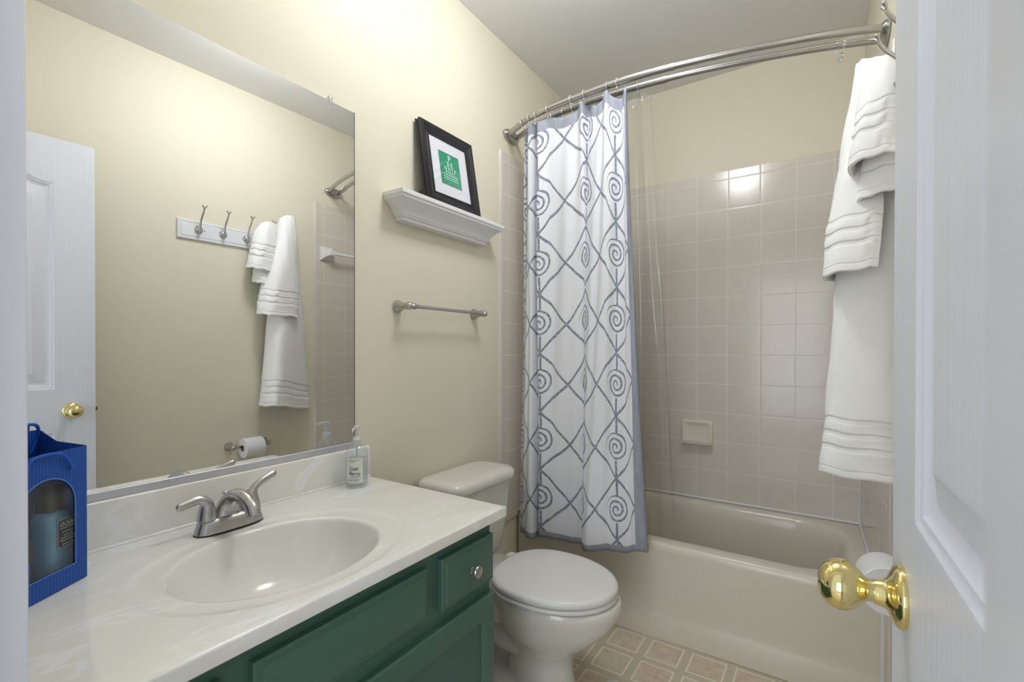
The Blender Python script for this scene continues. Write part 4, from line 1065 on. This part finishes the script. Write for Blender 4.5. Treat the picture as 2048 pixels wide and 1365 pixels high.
def drape(levels, sub_z=14, sub_s=6, hem_z=None):
    """levels: list of (z list?, points) -> grid rows from top to bottom; smooth in both directions"""
    rows = [spline(l, sub_s) for l in levels]
    out = []
    for i in range(len(rows) - 1):
        for k in range(sub_z): out.append([cr([r[j] for r in rows], i, k / sub_z) for j in range(len(rows[0]))])
    out.append(rows[-1]); return out
def towel_sheet(name, grid, parent, thick=0.010, wob=0.003, seed=1):
    n, m = len(grid), len(grid[0])
    vd_ = [[0.0] * m for _ in range(n)]
    for j in range(m):
        for i in range(n - 2, -1, -1): vd_[i][j] = vd_[i + 1][j] + (grid[i][j] - grid[i + 1][j]).length
    rr = random.Random(seed); ph = [rr.uniform(0, 6) for _ in range(4)]
    gr = [[Vector(p) for p in r] for r in grid]
    for i in range(n):
        for j in range(m):
            p = grid[i][j]
            a_, b_ = gr[max(i - 1, 0)][j], gr[min(i + 1, n - 1)][j]; c_, d_ = gr[i][max(j - 1, 0)], gr[i][min(j + 1, m - 1)]
            nn = (b_ - a_).cross(d_ - c_)
            if nn.length > 1e-9:
                nn.normalize(); v_ = vd_[i][j]
                puff = max(0.0, 1 - abs(v_ - 0.036) / 0.034) * 0.5 + max(0.0, 1 - abs(v_ - 0.090) / 0.017) + max(0.0, 1 - abs(v_ - 0.126) / 0.017)
                p += nn * (0.0035 * min(1.0, puff * 1.6)) * (1 if nn.x < 0 or nn.y < 0 else -1)
            p.x += wob * math.sin(p.z * 23 + j * 0.5 + ph[0]) + wob * 0.6 * math.sin(p.z * 41 + ph[1] + j * 1.1)
            p.z += 0.0025 * math.sin(j * 0.9 + ph[2])
    o = sheet(name, grid, TERRY, parent, uv=lambda i, j: (j * 0.01, vd_[i][j]), thick=thick, offset=0, sub=1)
    return o
# bath towel: long half and short half, both over the last hook
bt = thing('bath_towel', 'long white bath towel with banded ends draped over the last hook', 'towel', (1.44, 1.68, 0.9))
V3 = lambda x, y, z: Vector((x, y, z))
longh = [
    [V3(1.462, 1.640, 2.020), V3(1.440, 1.642, 2.038), V3(1.415, 1.655, 2.046), V3(1.412, 1.672, 2.046), V3(1.420, 1.690, 2.040), V3(1.440, 1.705, 2.030), V3(1.462, 1.712, 2.015)],
    [V3(1.475, 1.622, 1.90), V3(1.440, 1.625, 1.90), V3(1.405, 1.640, 1.90), V3(1.400, 1.665, 1.90), V3(1.420, 1.700, 1.90), V3(1.450, 1.725, 1.90), V3(1.478, 1.740, 1.90)],
    [V3(1.482, 1.590, 1.65), V3(1.440, 1.588, 1.65), V3(1.385, 1.600, 1.65), V3(1.372, 1.635, 1.65), V3(1.405, 1.695, 1.65), V3(1.445, 1.745, 1.65), V3(1.484, 1.775, 1.65)],
    [V3(1.484, 1.560, 1.35), V3(1.440, 1.545, 1.35), V3(1.365, 1.555, 1.35), V3(1.348, 1.595, 1.35), V3(1.395, 1.690, 1.35), V3(1.440, 1.765, 1.35), V3(1.484, 1.805, 1.35)],
    [V3(1.486, 1.540, 1.10), V3(1.435, 1.520, 1.10), V3(1.352, 1.527, 1.10), V3(1.334, 1.575, 1.10), V3(1.392, 1.690, 1.10), V3(1.440, 1.775, 1.10), V3(1.484, 1.825, 1.10)],
    [V3(1.486, 1.515, 0.915), V3(1.430, 1.500, 0.912), V3(1.340, 1.503, 0.918), V3(1.318, 1.548, 0.915), V3(1.385, 1.690, 0.885), V3(1.435, 1.785, 0.868), V3(1.482, 1.845, 0.862)]]
towel_sheet('long_half', drape(longh), bt, 0.009, 0.002, 3)
short = [
    [V3(1.448, 1.622, 2.026), V3(1.430, 1.628, 2.044), V3(1.405, 1.648, 2.054), V3(1.398, 1.672, 2.056), V3(1.408, 1.696, 2.050), V3(1.425, 1.704, 2.042), V3(1.445, 1.700, 2.034)],
    [V3(1.452, 1.585, 1.90), V3(1.430, 1.586, 1.90), V3(1.390, 1.605, 1.90), V3(1.378, 1.640, 1.90), V3(1.392, 1.685, 1.90), V3(1.416, 1.706, 1.90), V3(1.440, 1.704, 1.90)],
    [V3(1.448, 1.530, 1.70), V3(1.420, 1.526, 1.70), V3(1.368, 1.542, 1.70), V3(1.350, 1.585, 1.70), V3(1.372, 1.660, 1.70), V3(1.400, 1.700, 1.70), V3(1.428, 1.698, 1.70)],
    [V3(1.440, 1.490, 1.55), V3(1.408, 1.484, 1.55), V3(1.348, 1.498, 1.55), V3(1.332, 1.545, 1.55), V3(1.352, 1.640, 1.55), V3(1.385, 1.700, 1.55), V3(1.420, 1.690, 1.55)],
    [V3(1.432, 1.475, 1.452), V3(1.400, 1.466, 1.448), V3(1.340, 1.476, 1.442), V3(1.320, 1.525, 1.438), V3(1.344, 1.630, 1.440), V3(1.380, 1.695, 1.436), V3(1.418, 1.680, 1.430)]]
towel_sheet('short_half', drape(short), bt, 0.009, 0.002, 5)
# hand towel: two layers over the fourth hook
ht = thing('hand_towel', 'small white hand towel folded over the hook nearer the door', 'towel', (1.43, 1.55, 1.65))
hfront = [
    [V3(1.470, 1.510, 1.965), V3(1.448, 1.514, 1.985), V3(1.425, 1.530, 1.992), V3(1.415, 1.552, 1.994), V3(1.420, 1.580, 1.992), V3(1.440, 1.595, 1.985)],
    [V3(1.472, 1.480, 1.92), V3(1.445, 1.478, 1.92), V3(1.415, 1.490, 1.92), V3(1.402, 1.520, 1.92), V3(1.408, 1.570, 1.92), V3(1.436, 1.596, 1.92)],
    [V3(1.470, 1.450, 1.80), V3(1.435, 1.444, 1.80), V3(1.400, 1.452, 1.80), V3(1.386, 1.488, 1.80), V3(1.398, 1.560, 1.80), V3(1.432, 1.590, 1.80)],
    [V3(1.468, 1.432, 1.715), V3(1.430, 1.424, 1.712), V3(1.392, 1.430, 1.706), V3(1.374, 1.470, 1.702), V3(1.388, 1.550, 1.700), V3(1.428, 1.586, 1.698)]]
towel_sheet('front_fold', drape(hfront), ht, 0.008, 0.002, 7)
hback = [
    [V3(1.478, 1.545, 1.965), V3(1.460, 1.548, 1.978), V3(1.442, 1.560, 1.984), V3(1.436, 1.580, 1.984), V3(1.444, 1.600, 1.980), V3(1.462, 1.612, 1.974)],
    [V3(1.484, 1.520, 1.90), V3(1.458, 1.520, 1.90), V3(1.432, 1.530, 1.90), V3(1.424, 1.556, 1.90), V3(1.434, 1.600, 1.90), V3(1.462, 1.618, 1.90)],
    [V3(1.488, 1.492, 1.75), V3(1.455, 1.488, 1.75), V3(1.420, 1.494, 1.75), V3(1.408, 1.528, 1.75), V3(1.422, 1.590, 1.75), V3(1.460, 1.614, 1.75)],
    [V3(1.490, 1.478, 1.640), V3(1.452, 1.470, 1.634), V3(1.412, 1.474, 1.628), V3(1.396, 1.512, 1.624), V3(1.412, 1.582, 1.626), V3(1.458, 1.608, 1.630)]]
towel_sheet('back_fold', drape(hback), ht, 0.008, 0.002, 9)

# ------------------------------------------------------------------ toilet paper holder and roll
tpz = 0.690
tp = thing('toilet_paper_holder', 'brushed nickel toilet paper holder on the right wall seen in mirror', 'toilet paper holder', (WX(1.46), 1.46, tpz))
def wp(y, off, dz=0.0): p = Vector((WX(y), y, tpz + dz)) + nrm * off; return p
for y_ in (1.358, 1.556):
    G().lathe([(0.024, 0), (0.0245, 0.004), (0.0225, 0.008), (0.018, 0.018), (0.013, 0.030), (0.010, 0.036), (0.009, 0.044), (0.0125, 0.050), (0.0145, 0.057), (0.0145, 0.063), (0.012, 0.069), (0.005, 0.0735), (0.0005, 0.074)], 28, axis_mat(wp(y_, 0.0004), nrm)).build('post', NICKEL, tp, 40)
G().tube([wp(1.358, 0.058), wp(1.395, 0.058), wp(1.398, 0.058), wp(1.518, 0.058), wp(1.521, 0.058), wp(1.556, 0.058)], [0.0085, 0.0085, 0.007, 0.007, 0.0085, 0.0085], 16).build('roller', NICKEL, tp, 40)
rl = thing('toilet_paper_roll', 'white toilet paper roll on the nickel holder by the tub', 'toilet paper', tuple(wp(1.457, 0.066)))
a0 = wp(1.404, 0.066, -0.010); mt = axis_mat(a0, alg)
G().lathe([(0.018, 0.0), (0.054, 0.0), (0.056, 0.002), (0.056, 0.104), (0.054, 0.106), (0.018, 0.106)], 48, mt, False, False).build('roll', PAPER, rl, 40)
G().lathe([(0.018, 0.0005), (0.018, 0.1055)], 24, mt, False, False).build('core', M('cardboard', (186, 164, 136), 0.9), rl)

# unidentified white thing on the floor at the frame's lower edge
bs = G()
bs.loft([[(x, y, z) for x, y in rrect(0.655 + i, 0.94 - i, 1.385 + i, 1.664 - i, 0.03, 8)] for z, i in ((0.002, 0.004), (0.006, 0.0), (0.022, 0.0), (0.028, 0.003), (0.031, 0.010))])
sc_ = thing('floor_pad', 'flat white plastic pad with rounded corners on the vinyl floor', 'floor pad', (0.8, 1.55, 0.0))
bs.build('platform', WHITE_PLASTIC, sc_, 40)

# ------------------------------------------------------------------ vanity lamp above the mirror (just above the frame)
vl = thing('vanity_light', 'nickel wall lamp with three lit white globes above the mirror', 'wall lamp', (0.0, 0.77, 2.5))
LZ = 2.5
G().box(0.0005, 0.022, 0.50, 1.03, LZ - 0.05, LZ + 0.05, 0.006).build('backplate', NICKEL, vl)
for y_ in (0.58, 0.77, 0.96):
    G().tube([(0.02, y_, LZ), (0.045, y_, LZ), (0.062, y_, LZ)], [0.014, 0.014, 0.026], 20).build('lamp_holder', NICKEL, vl)
    G().sphere((0.115, y_, LZ), 0.055, 28, 18).build('globe', GLOBE, vl, 60)

CLX, CLY = 0.75, 1.28  # unseen ceiling lamp, added to light walls and tub more evenly
cd_ = thing('ceiling_fill_lamp', 'added white dome on the ceiling out of view that fills the room with light', 'fill lamp', (CLX, CLY, ZC))
G().lathe([(0.10, -0.022), (0.155, -0.020), (0.16, -0.012), (0.155, -0.0005)], 40, Matrix.Translation((CLX, CLY, ZC)), False, False).build('base', NICKEL, cd_)
DOMEM = M('fill_lamp_dome', (255, 255, 255), 0.3)
DOMEM.b.inputs['Emission Color'].default_value = (0.96, 0.98, 1.0, 1); DOMEM.b.inputs['Emission Strength'].default_value = FILL_DOME
G().lathe([(0.001, -0.205), (0.04, -0.203), (0.08, -0.192), (0.115, -0.165), (0.135, -0.13), (0.142, -0.09), (0.138, -0.05), (0.125, -0.022)], 40, Matrix.Translation((CLX, CLY, ZC)), False, False).build('dome', DOMEM, cd_, 60)
